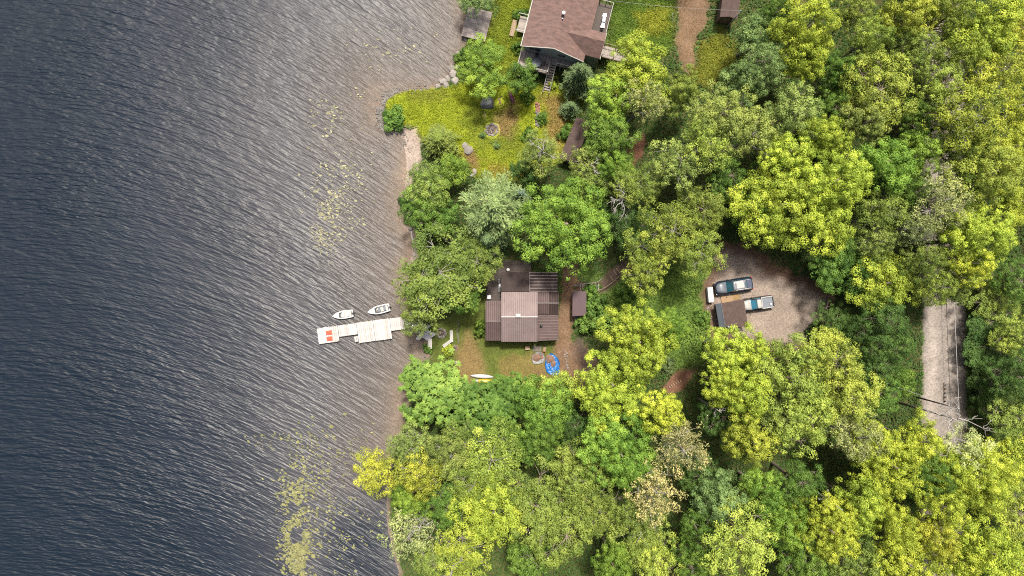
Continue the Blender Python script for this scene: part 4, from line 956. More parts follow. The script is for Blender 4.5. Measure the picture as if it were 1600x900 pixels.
for i in range(11):
    t = i / 10.5; MB().box(4.15, 4.95, -.9 - 3.1 * t, -.66 - 3.1 * t, fz0 - .16 - 2.2 * t, fz0 - .11 - 2.2 * t).build('stair_tread', M['wood_grey'], hs)
for x_ in (4.1, 5.0):
    MB().slab([(x_ - .03, -4.1, .15), (x_ + .03, -4.1, .15), (x_ + .03, -.6, fz0 + .02), (x_ - .03, -.6, fz0 + .02)], .25).build('stringer', M['wood_brown'], hs)
    MB().tube([(x_, -.62, fz0 + 1.0), (x_, -4.0, 1.05)], .045, 5).build('stair_rail', M['offwhite'], hs)
    MB().box(x_ - .045, x_ + .045, -4.08, -3.98, -.2, 1.05).build('post', M['offwhite'], hs); MB().box(x_ - .045, x_ + .045, -.68, -.58, fz0 - .2, fz0 + 1.0).build('post', M['offwhite'], hs)
# right-hand deck, side landing, bridge walkway
deck(8.15, 10.5, 4.45, 9.2, fz0, M['wood_dark'], .20, 'y')
for a, b in (((10.45, 4.5), (10.45, 9.2)), ((8.6, 4.42), (10.45, 4.42)), ((8.6, 9.2), (10.45, 9.2))):
    MB().tube([(*a, fz0 + 1.0), (*b, fz0 + 1.0)], .05, 5).build('railing_bar', M['offwhite'], hs)
    for t in (0.02, .5, .98): MB().box(a[0] + (b[0] - a[0]) * t - .05, a[0] + (b[0] - a[0]) * t + .05, a[1] + (b[1] - a[1]) * t - .05, a[1] + (b[1] - a[1]) * t + .05, -1, fz0 + 1.0).build('post', M['wood_brown'], hs)
deck(-1.5, .3, 3.2, 5.3, .75, M['wood_grey'], .2, 'x')
for y_ in (3.1, 5.4): MB().tube([(-1.7, y_, 1.6), (.3, y_, 1.7)], .06, 5).build('landing_rail', M['offwhite'], hs)
wk = thing('bridge_walkway', 'slatted grey wooden walkway leading from the upper house to the trees', 'walkway', (hx0, hy0, gh), R(-14.3))
deck(10.55, 14.2, 2.15, 3.65, fz0, M['wood_grey'], .21, 'y', wk, 'slat')
for y_ in (2.15, 3.65):
    MB().box(10.55, 14.2, y_ - .05, y_ + .05, fz0 - .25, fz0 - .06).build('beam', M['wood_brown'], wk); MB().tube([(10.55, y_, fz0 + .95), (14.2, y_, fz0 + .95)], .05, 5).build('railing_bar', M['wood_tan'] if y_ > 3 else M['wood_grey'], wk)
    for x_ in (10.7, 12.3, 14.1): MB().box(x_ - .05, x_ + .05, y_ - .05, y_ + .05, -.6, fz0 + .95).build('post', M['wood_brown'], wk)
# roof vent
rv = MB().lathe((WD / 2 + .15, 4.5, RG - .25), [(.14, 0), (.14, .75)], 10).build('flue', M['chrome'], hs); MB().lathe((WD / 2 + .15, 4.5, RG + .45), [(.24, 0), (.24, .12), (.05, .24)], 12).build('flue_cap', M['white'], rv)
MB().lathe((WD / 2 + .2, 3.9, RG - .25), [(.08, 0), (.08, .45)], 8).build('vent_pipe', M['grey'], hs)
def local_to_world(root, p): return tuple((Matrix.Translation(root.location) @ root.rotation_euler.to_matrix().to_4x4()) @ Vector(p))
tb = thing('patio_table', 'round dark grey glass-topped patio table on the upper house deck', 'table', local_to_world(hs, (2.35, -1.0, fz0)))
MB().lathe((0, 0, 0), [(.66, .68), (.70, .70), (.66, .73)], 28).build('table_top', M['grey'], tb, True); MB().lathe((0, 0, 0), [(.3, 0), (.3, .03), (.05, .06), (.05, .68)], 12).build('pedestal', M['black'], tb)
MB().lathe((0, 0, 0), [(.045, .7), (.04, 1.0)], 8).build('umbrella_socket', M['black'], tb)
for i, (a, lb) in enumerate(((100, 'above'), (190, 'left of'), (280, 'below'), (10, 'right of'))):
    c = local_to_world(hs, (2.35 + .92 * math.cos(R(a)), -1.0 + .88 * math.sin(R(a)), fz0))
    o = thing('patio_chair', f'dark patio chair {lb} the round table on the upper house deck', 'chair', c, R(a - 14.3 + 180), 'patio chairs round the deck table')
    MB().rbox((0, 0, .42), .46, .46, .04).build('seat', M['black'], o); MB().rbox((-.24, 0, .70), .04, .46, .52, ry=R(-10)).build('backrest', M['black'], o)
    for sx in (-1, 1):
        for sy in (-1, 1): MB().tube([(sx * .2, sy * .2, 0), (sx * .2, sy * .2, .42)], .02, 5).build('leg', M['black'], o)
gr = thing('barbecue_grill', 'grey metal grill with racks on the dark right-hand deck of the upper house', 'grill', local_to_world(hs, (9.75, 6.6, fz0)), R(-14.3 + 4))
MB().rbox((0, 0, .45), .5, 1.0, .8).build('cabinet', M['grey'], gr, bevel=.03); MB().rbox((0, .1, .92), .5, .7, .16).build('lid', M['grey'], gr, bevel=.05)
MB().rbox((0, -.75, .82), .42, .4, .04).build('side_shelf', M['chrome'], gr); MB().rbox((0, .75, .82), .42, .4, .04).build('side_shelf', M['chrome'], gr)
for k in (-1, 0, 1): MB().rbox((.27, k * .2, .75), .03, .06, .06).build('knob', M['white'], gr)
pt = thing('shore_platform', 'weathered grey board platform at the shore left of the upper house', 'platform', (*W2(745, 38, .9), .0), R(-14.3))
gpl = .95
for i in range(14):
    t0 = i / 14; w = 4.25 / 14
    MB().box(-1.72, 1.72, -2.1 + i * w + .008, -2.1 + (i + 1) * w - .008, gpl - .06, gpl + (.006 if i % 3 else 0)).build('plank', M['wood_grey'], pt)
MB().box(-1.7, 1.7, -2.08, -1.9, gpl - .3, gpl - .065).box(-1.7, 1.7, 1.9, 2.1, gpl - .3, gpl - .065).build('frame', M['wood_brown'], pt)
for sx in (-1, 1):
    for sy in (-1, 1): MB().box(sx * 1.6 - .08, sx * 1.6 + .08, sy * 2 - .08, sy * 2 + .08, -.5, gpl - .07).build('post', M['wood_brown'], pt)
bn = thing('garden_bench', 'long tan plank bench on the grass left of the upper house', 'bench', G(802, 45.5), R(-14.3))
for i in range(3): MB().box(-.31 + i * .21, -.31 + i * .21 + .195, -1.15, 1.15, .40, .45).build('plank', M['wood_tan'], bn)
for sy in (-1, 1): MB().box(-.25, .25, sy * .9 - .05, sy * .9 + .05, -.1, .4).build('leg', M['wood_brown'], bn)

def small_gable(name, label, c, rz, w, l, h, rise, m, over=.25, door_end=-1):
    o = thing(name, label, 'shed', c, rz)
    MB().prism([(-w / 2 + over, -l / 2 + over), (w / 2 - over, -l / 2 + over), (w / 2 - over, l / 2 - over), (-w / 2 + over, l / 2 - over)], -.6, h).build('wall', M['siding_brown'], o)
    for s in (-1, 1):
        q = [(0, -l / 2, h + rise), (0, l / 2, h + rise), (s * w / 2, l / 2, h - .05), (s * w / 2, -l / 2, h - .05)]
        MB().slab(q if s < 0 else q[::-1], .08).build('roof', m, o)
    MB().tube([(0, -l / 2, h + rise + .01), (0, l / 2, h + rise + .01)], .045, 5).build('ridge_cap', m, o)
    d = MB().rbox((0, door_end * (l / 2 - over + .02), .95), .85, .05, 1.8).build('door', M['wood_brown'], o)
    MB().rbox((.3, door_end * (l / 2 - over + .06), .95), .05, .05, .12).build('handle', M['chrome'], d)
    return o
gs = hz(*W2(900, 218, 3)); small_gable('garden_shed', 'long narrow shed with dark brown roof at the edge of the upper garden', (*W2(899, 219, gs + 2.3), gs), R(-23), 2.15, 6.0, 2.1, .35, M['shingle_brown'])
gs = hz(*W2(1143, 5, 5)); small_gable('woodland_shed', 'dark brown shed cut by the top edge right of the earth driveway', (*W2(1143, 2, gs + 2.6), gs), R(-8), 2.3, 4.2, 2.4, .4, M['shingle_brown'])
gs = hz(*W2(1143, 492, 6))
ck = thing('parking_shed', 'low shed with brown roof and blue-grey left slope at the parking', 'shed', (*W2(1144, 492, gs + 2), gs), R(9.5))
# local frame: x along the photo's right, y up
MB().prism([(-1.5, -1.6), (1.65, -1.6), (1.65, 1.6), (-1.5, 1.6)], -.5, [1.9, 1.75, 1.75, 1.9]).build('wall', M['siding_brown'], ck)
MB().slab([(-1.85, -1.75, 1.75), (-1.25, -1.75, 2.25), (-1.25, 1.75, 2.25), (-1.85, 1.75, 1.75)], .08).build('roof', M['grey'], ck)
ro = MB()
for i in range(12):
    x0 = -1.24 + i * .26; z = lambda x: 2.25 - (x + 1.24) * .14
    MB().slab([(x0, -1.75, z(x0) + .01), (x0 + .265, -1.75, z(x0 + .265)), (x0 + .265, 1.75, z(x0 + .265)), (x0, 1.75, z(x0) + .01)], .07).build('roof_panel', M['shingle_brown'] if i > 3 else M['shingle_brown'], ck)
MB().tube([(-1.25, -1.77, 2.27), (-1.25, 1.77, 2.27)], .05, 5).build('ridge_cap', M['grey'], ck)
cd = MB().rbox((1.68, .2, .85), .05, 1.6, 1.6).build('door', M['wood_brown'], ck); MB().rbox((1.73, -.4, .85), .05, .06, .2).build('handle', M['chrome'], cd)

# ------------------------------------------------------------------ vehicles
def rounded(L, W, p, n=28, cx=0.0, z=0.0, taper=0.0):
    out = []
    for k in range(n):
        a = 2 * math.pi * k / n; c, s = math.cos(a), math.sin(a)
        x = math.copysign(abs(c) ** (2 / p), c) * L / 2; y = math.copysign(abs(s) ** (2 / p), s) * W / 2
        y *= 1 - taper * max(0, x / (L / 2)) ** 2
        out.append((x + cx, y, z))
    return out
def car(name, label, px, py, rz, L, W, paint, hood_m, roof_m, glass, rack, roof_l=.49, roof_c=-.172, pickup=False):
    g = G(px, py); o = thing(name, label, 'car', (*W2(px, py, g[2] + 1.0), g[2]), rz)
    MB().loft([rounded(L * .97, W * .90, 8, z=.28, taper=.08), rounded(L, W, 8, z=.50, taper=.08), rounded(L, W, 8, z=.80, taper=.09), rounded(L * .985, W * .97, 8, z=.93, taper=.09)]).build('body', paint, o, True)
    xs = [.475 * L, .36 * L, .22 * L]
    hd = MB(); hd.loft([[(x, -w, z), (x, -w * .45, z + .05), (x, w * .45, z + .05), (x, w, z), (x, w, .82), (x, -w, .82)] for x, w, z in ((xs[0], W * .28, .89), (xs[1], W * .35, .99), (xs[2], W * .38, 1.04))])
    hd.build('hood', hood_m, o, True)
    rb, rt0 = (-.105, -.075) if pickup else (-.46, -.42)
    cab = MB(); b0 = [(.24 * L, -W * .43, .92), (.24 * L, W * .43, .92), (rb * L, W * .43, .92), (rb * L, -W * .43, .92)]
    t0 = [(.075 * L, -W * .33, 1.60), (.075 * L, W * .33, 1.60), (rt0 * L, W * .33, 1.60), (rt0 * L, -W * .33, 1.60)]
    cab.loft([b0, t0]); cab.build('cabin', paint, o)
    def pane(nm, q, m):
        nn = (Vector(q[1]) - Vector(q[0])).cross(Vector(q[2]) - Vector(q[1])).normalized() * .012
        if nn.dot(Vector(q[0]) - Vector((.05 * L if pickup else -.1 * L, 0, 1.2))) < 0: nn = -nn
        MB().add([Vector(p) + nn for p in q], [(0, 1, 2, 3)]).build(nm, m, o)
    def mix(i, j, s, t):  # point on face between base edge i-j and top edge
        lo = [b0[i][k] + (b0[j][k] - b0[i][k]) * s for k in range(3)]; hi = [t0[i][k] + (t0[j][k] - t0[i][k]) * s for k in range(3)]
        return tuple(lo[k] + (hi[k] - lo[k]) * t for k in range(3))
    pane('windshield', [mix(0, 1, .05, .14), mix(0, 1, .95, .14), mix(0, 1, .94, .96), mix(0, 1, .06, .96)], glass)
    pane('rear_window', [mix(2, 3, .08, .35), mix(2, 3, .92, .35), mix(2, 3, .92, .92), mix(2, 3, .08, .92)], glass)
    for s0, s1 in (((.14, .9),) if pickup else ((.06, .32), (.36, .62), (.66, .93))):
        pane('side_window', [mix(1, 2, s0, .22), mix(1, 2, s1, .22), mix(1, 2, s1, .88), mix(1, 2, s0, .88)], glass)
        pane('side_window', [mix(3, 0, 1 - s1, .22), mix(3, 0, 1 - s0, .22), mix(3, 0, 1 - s0, .88), mix(3, 0, 1 - s1, .88)], glass)
    rf = MB(); rf.loft([rounded(roof_l * L, W * .65, 7, 24, roof_c * L, 1.601), rounded((roof_l - .01) * L, W * .63, 7, 24, roof_c * L, 1.66), rounded((roof_l - .09) * L, W * .46, 6, 24, roof_c * L, 1.69)]); rfo = rf.build('roof', roof_m, o, True)
    rack(o, L, W)
    for sx in (.31, -.31):
        for sy in (-1, 1):
            w = MB(); w.lathe((0, 0, 0), [(.22, -.11), (.33, -.10), (.35, 0), (.33, .10), (.22, .11)], 18); w.v = [(a + sx * L, c + sy * (W / 2 - .12), b + .345) for a, b, c in w.v]
            wo = w.build('tyre', M['rubber'], o, True)
            r = MB(); r.lathe((0, 0, 0), [(.21, -.115), (.21, .115)], 14); r.v = [(a + sx * L, c + sy * (W / 2 - .12), b + .345) for a, b, c in r.v]; r.build('rim', M['chrome'], wo)
    for sy in (-1, 1):
        MB().rbox((.478 * L, sy * W * .36, .74), .12, .30, .14, sy * -.25).build('headlight', M['white'], o, bevel=.02)
        MB().rbox((-.488 * L, sy * W * .41, .80), .06, .16, .30).build('tail_light', M['red'], o)
        MB().rbox((.17 * L, sy * (W / 2 + .05), 1.06), .12, .18, .13).build('mirror', paint, o, bevel=.03)
        if not pickup: MB().tube([(.02 * L, sy * W * .30, 1.70), (-.38 * L, sy * W * .30, 1.70)], .025, 5).build('roof_rail', M['chrome'], o)
    MB().rbox((.49 * L, 0, .42), .10, W * .80, .18).build('bumper', M['black'], o, bevel=.03); MB().rbox((-.49 * L, 0, .42), .10, W * .84, .18).build('bumper', M['black'], o, bevel=.03)
    MB().rbox((.497 * L, 0, .66), .03, W * .42, .16).build('grille', M['black'], o); MB().rbox((-.50 * L, 0, .62), .02, .5, .12).build('plate', M['white'], o)
    return o
def rack_suv(o, L, W):
    MB().rbox((-.12 * L, 0, 1.70), .20 * L, W * .40, .03).build('sunroof_panel', M['offwhite'], o, bevel=.01)
    MB().rbox((-.25 * L, 0, 1.70), .05 * L, W * .36, .03).build('sunroof_glass', M['autoglass'], o)
    MB().rbox((-.36 * L, 0, 1.62), .13 * L, W * .60, .05).build('rear_roof', M['navy_mid'], o, bevel=.02)
    for q in (.0, -.22): MB().rbox((q * L, 0, 1.755), .05, W * .70, .03).build('crossbar', M['chrome'], o)
def rack_bed(o, L, W):
    fl = MB().box(-.465 * L, -.125 * L, -W * .36, W * .36, .935, .955).build('cargo_floor', M['grey'], o)
    for i in range(7): MB().box(-.46 * L, -.13 * L, -W * .32 + i * W * .64 / 6 - .025, -W * .32 + i * W * .64 / 6 + .025, .955, .985).build('floor_rib', M['silver'], fl)
    for sy in (-1, 1):
        MB().box(-.475 * L, -.11 * L, sy * W * .40 - .06, sy * W * .40 + .06, .93, 1.14).build('bed_side', M['carwhite'], o, bevel=.02)
        MB().rbox((-.30 * L, sy * W * .472, .70), .44 * L, .02, .34).build('side_panel', M['black'], o)  # sides in black: edge shading painted in
    MB().box(-.490 * L, -.470 * L, -W * .42, W * .42, .60, 1.12).build('tailgate', M['black'], o, bevel=.01)
    MB().box(-.128 * L, -.108 * L, -W * .40, W * .40, .93, 1.20).build('bed_front', M['carwhite'], o)
    MB().rbox((-.40 * L, .3, 1.0), .22, .2, .12, .4).build('tie_down_box', M['white'], o)
car('parked_car', 'dark navy sport utility vehicle with sky sheen painted on hood, upper of the two parked', 1147.5, 446.8, R(189.2), 5.0, 1.90, M['navy'], M['silver'], M['silver'], M['autoglass'], rack_suv, .36, -.105)  # silver hood and roof stand for sky reflection put into the colour
car('parked_pickup', 'compact white pickup truck with ribbed grey cargo bed, lower of the two parked', 1184.3, 474.5, R(188.5), 4.25, 1.78, M['black'], M['carwhite'], M['carwhite'], M['autoglass2'], rack_bed, .145, .005, pickup=True)  # black body puts the truck's side shading into its colour
b = thing('plywood_sheet', 'pale plywood sheet lying between the parked cars and the shed', 'board', G(1136, 467.2, .10), R(9)); MB().rbox((0, 0, .03), 1.60, .86, .05).build('board', M['plywood'], b)
MB().rbox((-.5, 0, -.04), .1, .8, .08).build('batten', M['wood_brown'], b); MB().rbox((.5, 0, -.04), .1, .8, .08).build('batten', M['wood_brown'], b)
b = thing('strand_board', 'darker strand board sheet next to the plywood at the parking', 'board', G(1150.5, 464.4, .08), R(7)); MB().rbox((0, 0, .03), .98, .66, .04).build('board', M['osb'], b)
MB().rbox((0, .25, -.03), .9, .09, .07).build('batten', M['wood_brown'], b); MB().rbox((0, -.25, -.03), .9, .09, .07).build('batten', M['wood_brown'], b)
wb = thing('chest_freezer', 'long white box standing at the left edge of the parking', 'box', G(1107.5, 460.5), R(5.5))
MB().rbox((0, 0, .42), .66, 1.95, .84).build('cabinet', M['white'], wb, bevel=.04); MB().rbox((0, 0, .88), .70, 1.99, .09).build('lid', M['white'], wb, bevel=.03)
MB().rbox((-.08, .42, .94), .22, .10, .03, .5).build('latch', M['grey'], wb); MB().rbox((.05, .20, .94), .08, .2, .03).build('latch', M['grey'], wb)
# ------------------------------------------------------------------ dock, boats, shore
DR = R(7.8); dz = .46
dx0, dy0 = W2(495, 513.3, dz); u = K(dz)
dock = thing('dock', 'white board dock with wide swim platform reaching into the lake', 'dock', (dx0, dy0, 0), DR)
def dpt(x, y, z): c, s = math.cos(DR), math.sin(DR); return (dx0 + x * c - y * s, dy0 + x * s + y * c, z)
rd = random.Random(8)
for x0, x1, y0, y1 in ((0, 32.5, -24.5, 0), (32.8, 62, -17.5, 0), (62.3, 88, -31.5, 0.6), (88.3, 114.5, -31.5, .6), (114.8, 140, -19.5, 0), (140.3, 166, -19.5, 0), (56, 61.9, -29, -20.5)):
    w = .30; x = x0 * u; shared = MB().box(0, w - .012, y0 * u, y1 * u, -.05, 0).mesh('plank', M['wood_white'])
    k = int(round((x1 - x0) * u / w)); w2 = (x1 - x0) * u / k
    shared = MB().box(0.014, w2 - .014, y0 * u, y1 * u, -.05, 0).mesh('plank', M['wood_white'])
    for i in range(k): link_mesh('plank', shared, dock, (x + i * w2, rd.uniform(-.015, .015), dz + rd.uniform(0, .006)))
    MB().box(x0 * u + .04, x1 * u - .04, y0 * u + .05, y1 * u - .05, dz - .28, dz - .055).build('float_frame', M['wood_brown'], dock)
for x, y in ((2, -.5), (31, -23.5), (60, -.5), (64, -31), (112, -31), (87, .9), (113, .9), (140, .4), (150, -19.8), (20, .4), (47, .4)):
    MB().tube([(x * u, y * u, -1.2), (x * u, y * u, dz + .28)], .055, 8).build('dock_post', M['offwhite'], dock)
lad = thing('swim_ladder', 'small pale swim ladder on the left notch of the dock platform', 'ladder', dpt(58 * u, -21 * u, dz), DR)
for q in (-.2, .2): MB().tube([(q, .1, .5), (q, -.25, .5), (q, -.3, -.9)], .025, 6).build('rail', M['chrome'], lad)
for zz in (-.2, -.5, -.8): MB().rbox((0, -.29, zz), .4, .1, .03).build('rung', M['chrome'], lad)
for i, (px, py, lb) in enumerate(((514, 520, 'upper'), (515, 529.2, 'lower'))):
    t = thing('towel', f'{lb} of two orange-red towels on the outer end of the dock', 'towel', (*W2(px, py, dz), dz + .008), DR, 'towels on the dock')
    m = MB(); nx_, ny_ = 7, 6; vs = []; rr = random.Random(i)
    for a in range(nx_):
        for c in range(ny_): vs.append((-.42 + .84 * a / (nx_ - 1) + rr.uniform(-.03, .03), -.32 + .64 * c / (ny_ - 1) + rr.uniform(-.03, .03), .02 + rr.uniform(0, .05)))
    m.add(vs, [(a * ny_ + c, (a + 1) * ny_ + c, (a + 1) * ny_ + c + 1, a * ny_ + c + 1) for a in range(nx_ - 1) for c in range(ny_ - 1)])
    m.build('towel_sheet', M['orange'], t, True); MB().rbox((.05, -.02, .07), .34, .26, .08, .3).build('folded_part', M['orange'], t, bevel=.03)

def boat(label, bow, stern, W, dark_cockpit):
    a = W2(*bow, .5); b = W2(*stern, .5); L = math.hypot(a[0] - b[0], a[1] - b[1]); rz = math.atan2(a[1] - b[1], a[0] - b[0])
    o = thing('motor_boat', label, 'boat', ((a[0] + b[0]) / 2, (a[1] + b[1]) / 2, 0), rz, 'boats moored by the dock')
    def ring(sc, z, end=1.0, n=14):
        pts = []
        for i in range(n + 1):
            t = i / n; hw = W / 2 * (.90 + .10 * min(1, t / .3)) if t < .45 else W / 2 * math.cos((t - .45) / .55 * math.pi / 2) ** .75
            pts.append((-L / 2 + t * L * end, max(hw, .012) * sc, z))
        return pts + [(x, -y, z) for x, y, z in reversed(pts)]
    MB().loft([ring(.45, -.18, .86), ring(.80, .0, .95), ring(1.0, .46)]).build('hull', M['offwhite'], o, True)
    ro, ri = ring(1.02, .50), [(x * .90 - .02, y * .76, .50) for x, y, z in ring(1, .5)]
    n = len(ro); g = MB(); g.add(ro + ri + [(x, y, .45) for x, y, z in ro], [(i, (i + 1) % n, n + (i + 1) % n, n + i) for i in range(n)] + [(i, 2 * n + i, 2 * n + (i + 1) % n, (i + 1) % n) for i in range(n)]); g.build('gunwale', M['white'], o)
    lo = [(x * .88 - .02, y * .72, .34) for x, y, z in ring(1, .5)]
    MB().add(ri + lo, [(i, (i + 1) % n, n + (i + 1) % n, n + i) for i in range(n)]).build('cockpit_side', M['grey'], o)
    MB().add([(x, y, .475) for x, y, z in lo], [tuple(range(n))]).build('cockpit_floor', M['offwhite'], o)
    k = [p for p in ri if p[0] > L * .17]; MB().prism([(p[0] * 1.0, p[1] * .97) for p in k], .49, .535).build('bow_deck', M['white'], o)
    MB().add([(L * .17, -W * .26, .54), (L * .17, W * .26, .54), (L * .085, W * .24, .82), (L * .085, -W * .24, .82)], [(0, 1, 2, 3)]).add([(L * .17, -W * .26, .535), (L * .085, -W * .24, .82), (L * .0, -W * .34, .54)], [(0, 1, 2)]).add([(L * .17, W * .26, .535), (L * .085, W * .24, .82), (L * .0, W * .34, .54)], [(2, 1, 0)]).build('windscreen', M['glass'], o)
    for q in (-.04, -.27): MB().rbox((q * L, 0, .56), .30, W * .56, .14).build('seat', M['white'] if not dark_cockpit else M['grey'], o, bevel=.03)
    if dark_cockpit:
        for s in (-1, 1): MB().rbox((-.12 * L, s * W * .33, .52), L * .42, .05, .06, s * .0).build('side_pocket', M['black'], o)
        MB().rbox((.04 * L, .14, .62), .10, .26, .2).build('console', M['black'], o)
    MB().rbox((-.435 * L, 0, .505), .07, W * .62, .05).build('splash_well', M['black'], o)
    mt = MB().rbox((-.51 * L, 0, .62), .26, .24, .34).build('outboard_motor', M['black'], o, bevel=.06); MB().rbox((-.53 * L, 0, .1), .10, .08, .8).build('motor_leg', M['black'], mt)
    return o
boat('small white motor boat with pale cockpit, left of the two moored boats', (519.2, 494.3), (551.5, 489.4), 1.12, False)
boat('small white motor boat with dark cockpit trim, right of the two moored boats', (574.4, 488.2), (608.8, 479.8), 1.16, True)

def kayak(name, label, bow, stern, W, hgt, m, end_m=None, h0=.05):
    a = G(*bow, h0); b = G(*stern, h0); L = math.hypot(a[0] - b[0], a[1] - b[1])
    o = thing(name, label, 'canoe', ((a[0] + b[0]) / 2, (a[1] + b[1]) / 2, (a[2] + b[2]) / 2), math.atan2(a[1] - b[1], a[0] - b[0]))
    def rings(t0, t1, n):
        out = []
        for i in range(n + 1):
            t = t0 + (t1 - t0) * i / n; s = max(.02, math.sin(math.pi * (.015 + .97 * t)) ** .62)
            out.append([(-L / 2 + t * L, math.cos(q) * W / 2 * s, max(0, math.sin(q)) * hgt * (.55 + .45 * s)) for q in [math.pi * k / 8 for k in range(9)]])
        return out
    MB().loft(rings(.0 if not end_m else .22, 1.0 if not end_m else .78, 14)).build('hull', m, o, True)
    if end_m: MB().loft(rings(0, .219, 6)).build('hull_end', end_m, o, True); MB().loft(rings(.781, 1, 6)).build('hull_end', end_m, o, True)
    MB().tube([(-L * .47, 0, hgt * .58), (-L * .3, 0, hgt + .006), (L * .3, 0, hgt + .006), (L * .47, 0, hgt * .58)], .02, 5).build('keel', end_m or m, o)
    return o
kayak('overturned_canoe', 'white overturned canoe on the lawn, above the yellow one', (735.5, 586.6), (771, 589.2), .62, .34, M['white'])
kayak('overturned_canoe', 'yellow overturned canoe with pale ends at the lower edge of the lawn', (739, 594.6), (777.5, 596.8), .70, .36, M['yellow'], M['offwhite'])
kayak('overturned_kayak', 'purple-pink overturned kayak under the tree by the big boulder', (795.5, 143), (803.5, 162.5), .62, .32, M['pink'])

# ------------------------------------------------------------------ stones
ROCK = {}
def rock(seed, m):
    key = (seed % 7, m)
    if key not in ROCK:
        bm = bmesh.new(); bmesh.ops.create_icosphere(bm, subdivisions=2, radius=1); rg = np.random.default_rng(seed % 7 + 50)
        cuts = [(unit(rg.normal(size=(1, 3)))[0], rg.uniform(.62, .9)) for _ in range(9)]
        for v in bm.verts:
            p = np.array(v.co)
            for nrm, dd in cuts:
                q = p @ nrm
                if q > dd: p = p - nrm * (q - dd) * .9
            v.co = p * (1 + rg.normal(0, .025))
        me = bpy.data.meshes.new('rock'); bm.to_mesh(me); bm.free(); me.materials.append(M[m]); ROCK[key] = me
    return ROCK[key]
def boulder(name, label, px, py, r, flat=.6, m='stone', group=None, seed=0, h=0.0):
    g = G(px, py, h); o = link_mesh(name, rock(seed, m), None, (g[0], g[1], g[2] + r * flat * .35), (0, 0, seed * 1.7), (r, r * (.75 + .07 * (seed % 5)), r * flat)); o.location.z = g[2] + r * flat * .35
    return tag(o, label, 'rock', group)
boulder('boulder', 'very large rounded grey boulder beside the pink kayak', 763, 161.5, 1.22, .8, 'stone_dark', None, 2)
boulder('boulder', 'grey boulder below the purple-roofed shed', 900.6, 497, .46, .7, 'stone', None, 3)
boulder('boulder', 'small white stone leaning on the grey boulder by the shed', 899.2, 501.5, .25, .7, 'stone_pale', None, 4)
boulder('boulder', 'pale round stone between the second fire ring and the lawn trees', 713.2, 566.3, .30, .8, 'stone_pale', None, 1)
boulder('boulder', 'white stone at the water edge below the dock', 664.5, 583.5, .34, .7, 'stone_pale', None, 5)
boulder('boulder', 'round pink-grey stone where the beach meets the rocky point', 629, 202, .30, .8, 'stone_pale', None, 6)
for i, (px, py, r) in enumerate([(728, 62, .35), (716, 84, .42), (712, 92, .4), (706, 107, .55), (709, 116, .62), (700, 123, .55), (693, 128, .6), (697, 133, .5), (684, 135, .45), (712, 127, .7), (714, 104, .45), (688, 126, .38)]):
    boulder('shore_rock', f'pale flat rock on the shore below the platform, {ordn(i + 1)} from the platform', px, py, r, .5, 'stone_pale', 'flat rocks along the upper shore', i)
for i, (px, py, r) in enumerate([(732, 235, .75), (727, 228, .5), (742, 268, .5), (738, 274, .4), (648, 391, .3), (647, 399, .34), (642, 358, .4), (646, 352, .3)]):
    boulder('garden_rock', ['pale slab at the left edge of the grass above the lake trees', 'small pale slab beside the larger slab left of the grass', 'brown-grey slab at the lower edge of the grass', 'smaller slab under the brown-grey slab at the grass edge',
      'small dark stone on the little lower beach', 'dark stone at the lower end of the little beach', 'grey stone at the top of the little beach', 'small grey stone under the trees above the little beach'][i], px, py, r, .6, 'stone_pale' if i < 4 else 'stone', 'stones at the grass edge', i + 3)
# rim of small stones round the grassy point
rng = np.random.default_rng(77); mb = MB(); path = [(672, 136), (640, 139), (622, 141), (610, 145), (602, 153), (597, 163), (593, 175), (593, 188), (598, 196), (608, 200), (622, 203)]
cnt_ = 0
for a, b_ in zip(path, path[1:]):
    L = math.hypot(b_[0] - a[0], b_[1] - a[1]); dens = .5 if a[0] > 625 else 2.6
    for _ in range(int(L * dens)):
        t = rng.uniform(); px = a[0] + (b_[0] - a[0]) * t + rng.normal(0, 3.0); py = a[1] + (b_[1] - a[1]) * t + rng.normal(0, 3.0)
        x, y = W2(px, py, .2); z = max(hz(x, y), -.15); r = rng.uniform(.11, .25)
        me = rock(int(rng.integers(7)), 'stone'); A = rng.uniform(0, 6.28); sc = (r, r * rng.uniform(.6, 1), r * .6)
        co_ = np.empty(len(me.vertices) * 3); me.vertices.foreach_get('co', co_); co_ = co_.reshape(-1, 3) * sc
        rx_ = co_[:, 0] * math.cos(A) - co_[:, 1] * math.sin(A) + x; ry_ = co_[:, 0] * math.sin(A) + co_[:, 1] * math.cos(A) + y
        mb.add(np.stack([rx_, ry_, co_[:, 2] + z + .06], 1).tolist(), [tuple(p.vertices) for p in me.polygons]); cnt_ += 1
for _ in range(1500):
    k = int(rng.integers(14, len(LAND) - 6)); t = rng.uniform(); x = LAND[k][0] + (LAND[k + 1][0] - LAND[k][0]) * t + rng.normal(0, .7) - .25; y = LAND[k][1] + (LAND[k + 1][1] - LAND[k][1]) * t + rng.normal(0, .5)
    if abs(y) > 42 or cnt_ > 560 or fbm(np.array([x]), np.array([y]), 3.0, 333)[0] < .5: continue
    z = hz(x, y); r = rng.uniform(.05, .17); me = rock(int(rng.integers(7)), 'stone'); A = rng.uniform(0, 6.28)
    if z < -.25: continue
    co_ = np.empty(len(me.vertices) * 3); me.vertices.foreach_get('co', co_); co_ = co_.reshape(-1, 3) * (r, r * rng.uniform(.6, 1), r * .6)
    mb.add(np.stack([co_[:, 0] * math.cos(A) - co_[:, 1] * math.sin(A) + x, co_[:, 0] * math.sin(A) + co_[:, 1] * math.cos(A) + y, co_[:, 2] + z + r * .2], 1).tolist(), [tuple(p.vertices) for p in me.polygons]); cnt_ += 1
